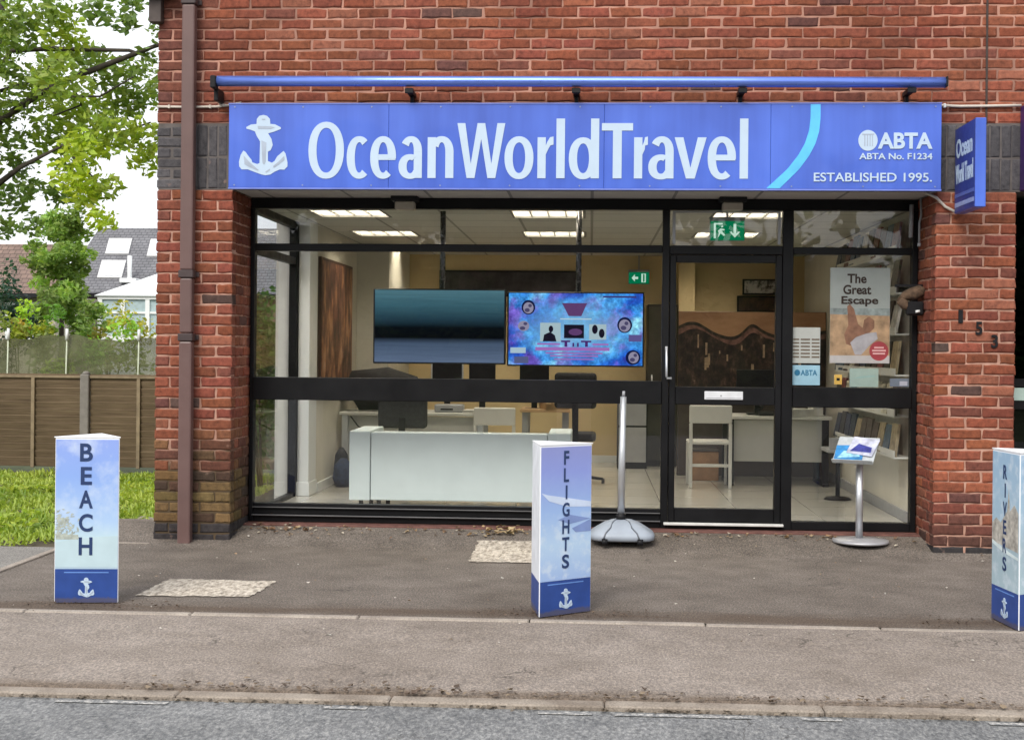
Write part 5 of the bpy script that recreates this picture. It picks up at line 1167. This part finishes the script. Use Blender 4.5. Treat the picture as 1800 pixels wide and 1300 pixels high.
zt = [1.50+.03*math.sin(x*5)+.015*math.sin(x*17) for x in xs_]
pts = [(x, FY+.12+.02*math.sin(x*4), z) for x, z in zip(xs_, zt)]+[(x, FY+.12+.02*math.sin(x*4), .9) for x in xs_[::-1]]
mb.poly(pts, ext=(0, .002, 0)); mb.build('netting', net_mat(), gs)
for x in (-8.2, -7.4, -6.60, -5.92, -5.09, -4.3, -3.5):
    mb = MB(); mb.tube([(x-.02, FY+.09, .3), (x, FY+.09, 1.52)], .009, 6); c = mb.build('cane', M('pale green cane', (.50, .55, .42), .6), gs)
    mb = MB(); mb.tube([(x, FY+.09, 1.47), (x, FY+.09, 1.60)], [.02, .016], 8); mb.build('white_cap', WHITE, c)

# ============================================================ HOUSES BEHIND
def slate(name, lo, hi, row):
    b = NB(name); t = b.n('ShaderNodeTexBrick'); mp = b.n('ShaderNodeMapping'); mp.inputs['Rotation'].default_value = (R(90), 0, 0); b.l(b.obj(), mp.inputs['Vector']); b.l(mp.outputs[0], t.inputs['Vector'])
    t.inputs['Color1'].default_value = (*lo, 1); t.inputs['Color2'].default_value = (*hi, 1); t.inputs['Mortar'].default_value = tuple(x*.5 for x in lo)+(1,); t.inputs['Scale'].default_value = 1
    t.inputs['Brick Width'].default_value = .18; t.inputs['Row Height'].default_value = row; t.inputs['Mortar Size'].default_value = .012
    c = b.mix(.5, t.outputs[0], b.ramp(b.noise(2, 5), (.3, (.6, .6, .6)), (.7, (1.3, 1.3, 1.3))), 'MULTIPLY'); b.pbr(c, .8); return b.m
h1 = thing('slate_roofed_house', 'house with a grey slate roof, three roof windows and a white conservatory', 'house', (-12.5, 30, -.16))
SLM = slate('grey slate', (.15, .15, .165), (.175, .175, .19), .09)
mb = MB(); mb.box(-15.5, -9.0, 30.4, 37, -.16, 2.85); w1 = mb.build('wall', M('brown brick wall', (.20, .13, .105), .9, var=.3, scale=8), h1)
def roof_pt(x, z): return (x, 30.0+(z-2.9)*1.2, z)
mb = MB(); mb.poly([roof_pt(-15.9, 2.95), roof_pt(-8.8, 2.95), roof_pt(-8.8, 5.12), roof_pt(-15.55, 5.12)], ext=(0, .25, -.05)); mb.poly([(-15.9, 35.4, 2.95), (-8.8, 35.4, 2.95), (-8.8, 32.9, 5.1), (-15.55, 32.9, 5.1)], ext=(0, .2, -.03)); r1 = mb.build('roof', SLM, h1)
mb = MB(); mb.box(-15.9, -8.8, 29.9, 30.02, 2.82, 2.96, .01); mb.build('gutter', BLACKP, r1)
SKYW = M('skylight frame', (.6, .6, .6), .4); SKG = M('skylight glass', (.55, .60, .66), .08, spec=1.)
for (x0, x1, z0, z1) in ((-14.95, -14.22, 4.20, 4.72), (-13.62, -12.93, 4.13, 4.70), (-14.85, -14.10, 3.42, 3.98)):
    n = Vector((0, -1, 1.2)).normalized(); q = [Vector(roof_pt(x, z))+n*.05 for x, z in ((x0, z0), (x1, z0), (x1-.1, z1), (x0-.1, z1))]
    mb = MB(); mb.poly(q, ext=-n*.08); f = mb.build('roof_window', SKYW, r1)
    c = sum(q, Vector())/4; mb = MB(); mb.poly([c+(p-c)*.84+n*.012 for p in q], ext=-n*.01); mb.build('glass', SKG, f)
mb = MB(); mb.tube([(-13.82, 30.5, 3.3), (-13.82, 30.5, 4.1)], .07, 10); mb.box(-14.05, -13.55, 30.25, 30.7, 3.28, 3.42, .02); mb.build('vent_pipe', WHITE, r1)
for (x0, x1) in ((-14.95, -14.5), (-14.42, -14.0)):
    mb = MB(); mb.box(x0, x1, 30.3, 30.39, 1.7, 2.68, .01); f = mb.build('window', WHITE, w1); mb = MB(); mb.box(x0+.08, x1-.08, 30.28, 30.299, 1.78, 2.6); mb.build('glass', M('dark green glass', (.05, .08, .07), .1), f)
cv = thing('conservatory', 'white conservatory with a pale pitched roof against the slate roofed house', 'conservatory', (-12.4, 28.5, -.16))
mb = MB(); mb.poly([(-13.82, 27.6, 2.80), (-10.5, 27.6, 2.80), (-10.9, 29.0, 3.55), (-12.3, 29.0, 3.55)], ext=(0, .05, -.04)); mb.poly([(-13.82, 27.6, 2.80), (-12.3, 29.0, 3.55), (-12.3, 30.2, 3.55), (-13.82, 30.2, 2.80)], ext=(0, .03, -.04)); mb.build('roof', M('white polycarbonate', (.72, .74, .74), .3, var=.04), cv)
mb = MB(); mb.box(-13.75, -10.6, 27.7, 27.8, -.16, 1.7, .01)
for x in (-13.75, -13.1, -12.4, -11.7, -11.0): mb.box(x, x+.12, 27.68, 27.79, 1.701, 2.70)
mb.box(-13.76, -10.6, 27.67, 27.8, 2.701, 2.80); mb.box(-13.62, -11.0, 27.7, 27.78, 2.3, 2.36); mb.build('frame', WHITE, cv)
mb = MB(); mb.box(-13.7, -10.6, 27.74, 27.76, 1.70, 2.70); mb.build('glass', M('pale blue glass', (.38, .48, .50), .1), cv)
h2 = thing('brown_roofed_house', 'bungalow with a brown tiled roof and a white window behind the netting', 'house', (-16, 26, -.16))
mb = MB(); mb.box(-18.5, -14.4, 26.3, 31, -.16, 2.75); w2 = mb.build('wall', M('cream render', (.45, .40, .33), .9, var=.1), h2)
mb = MB(); mb.poly([(-18.8, 25.9, 2.75), (-14.3, 25.9, 2.75), (-14.75, 27.7, 4.22), (-18.8, 27.7, 4.22)], ext=(0, .2, -.05)); r2 = mb.build('roof', slate('brown tile', (.17, .115, .095), (.22, .15, .12), .12), h2)
mb = MB(); mb.box(-18.8, -14.3, 25.82, 25.9, 2.66, 2.78, .01); mb.build('gutter', BLACKP, r2)
mb = MB(); mb.box(-15.75, -14.68, 26.2, 26.29, 1.55, 2.55, .01); f = mb.build('window', WHITE, w2); mb = MB(); mb.box(-15.65, -14.78, 26.18, 26.199, 1.68, 2.45); mb.build('glass', M('dark green glass', (.05, .08, .07), .1), f)
# white house seen only through the side glass is the same terrace; a dark tree line stands across the road, mirrored in the panes
cl = []
for k in range(300):
    x = random.uniform(-34, 38); h = random.uniform(.2, 7.6) if k % 2 else random.uniform(0, 4)
    gap = 2 < x < 13 and h > 3.6
    cl.append(((x, -34+random.uniform(-2.5, 2.5), h), (2.1, 1.6, 1.4), 40 if gap else 420, tuple(c_*random.uniform(.5, 1.6) for c_ in (.05, .085, .03))))
tw = leaf_cloud('far_woodland', cl, .40, None, (0, -34, 0)); tag(tw, 'row of dense trees across the road mirrored in the glass', kind='stuff')
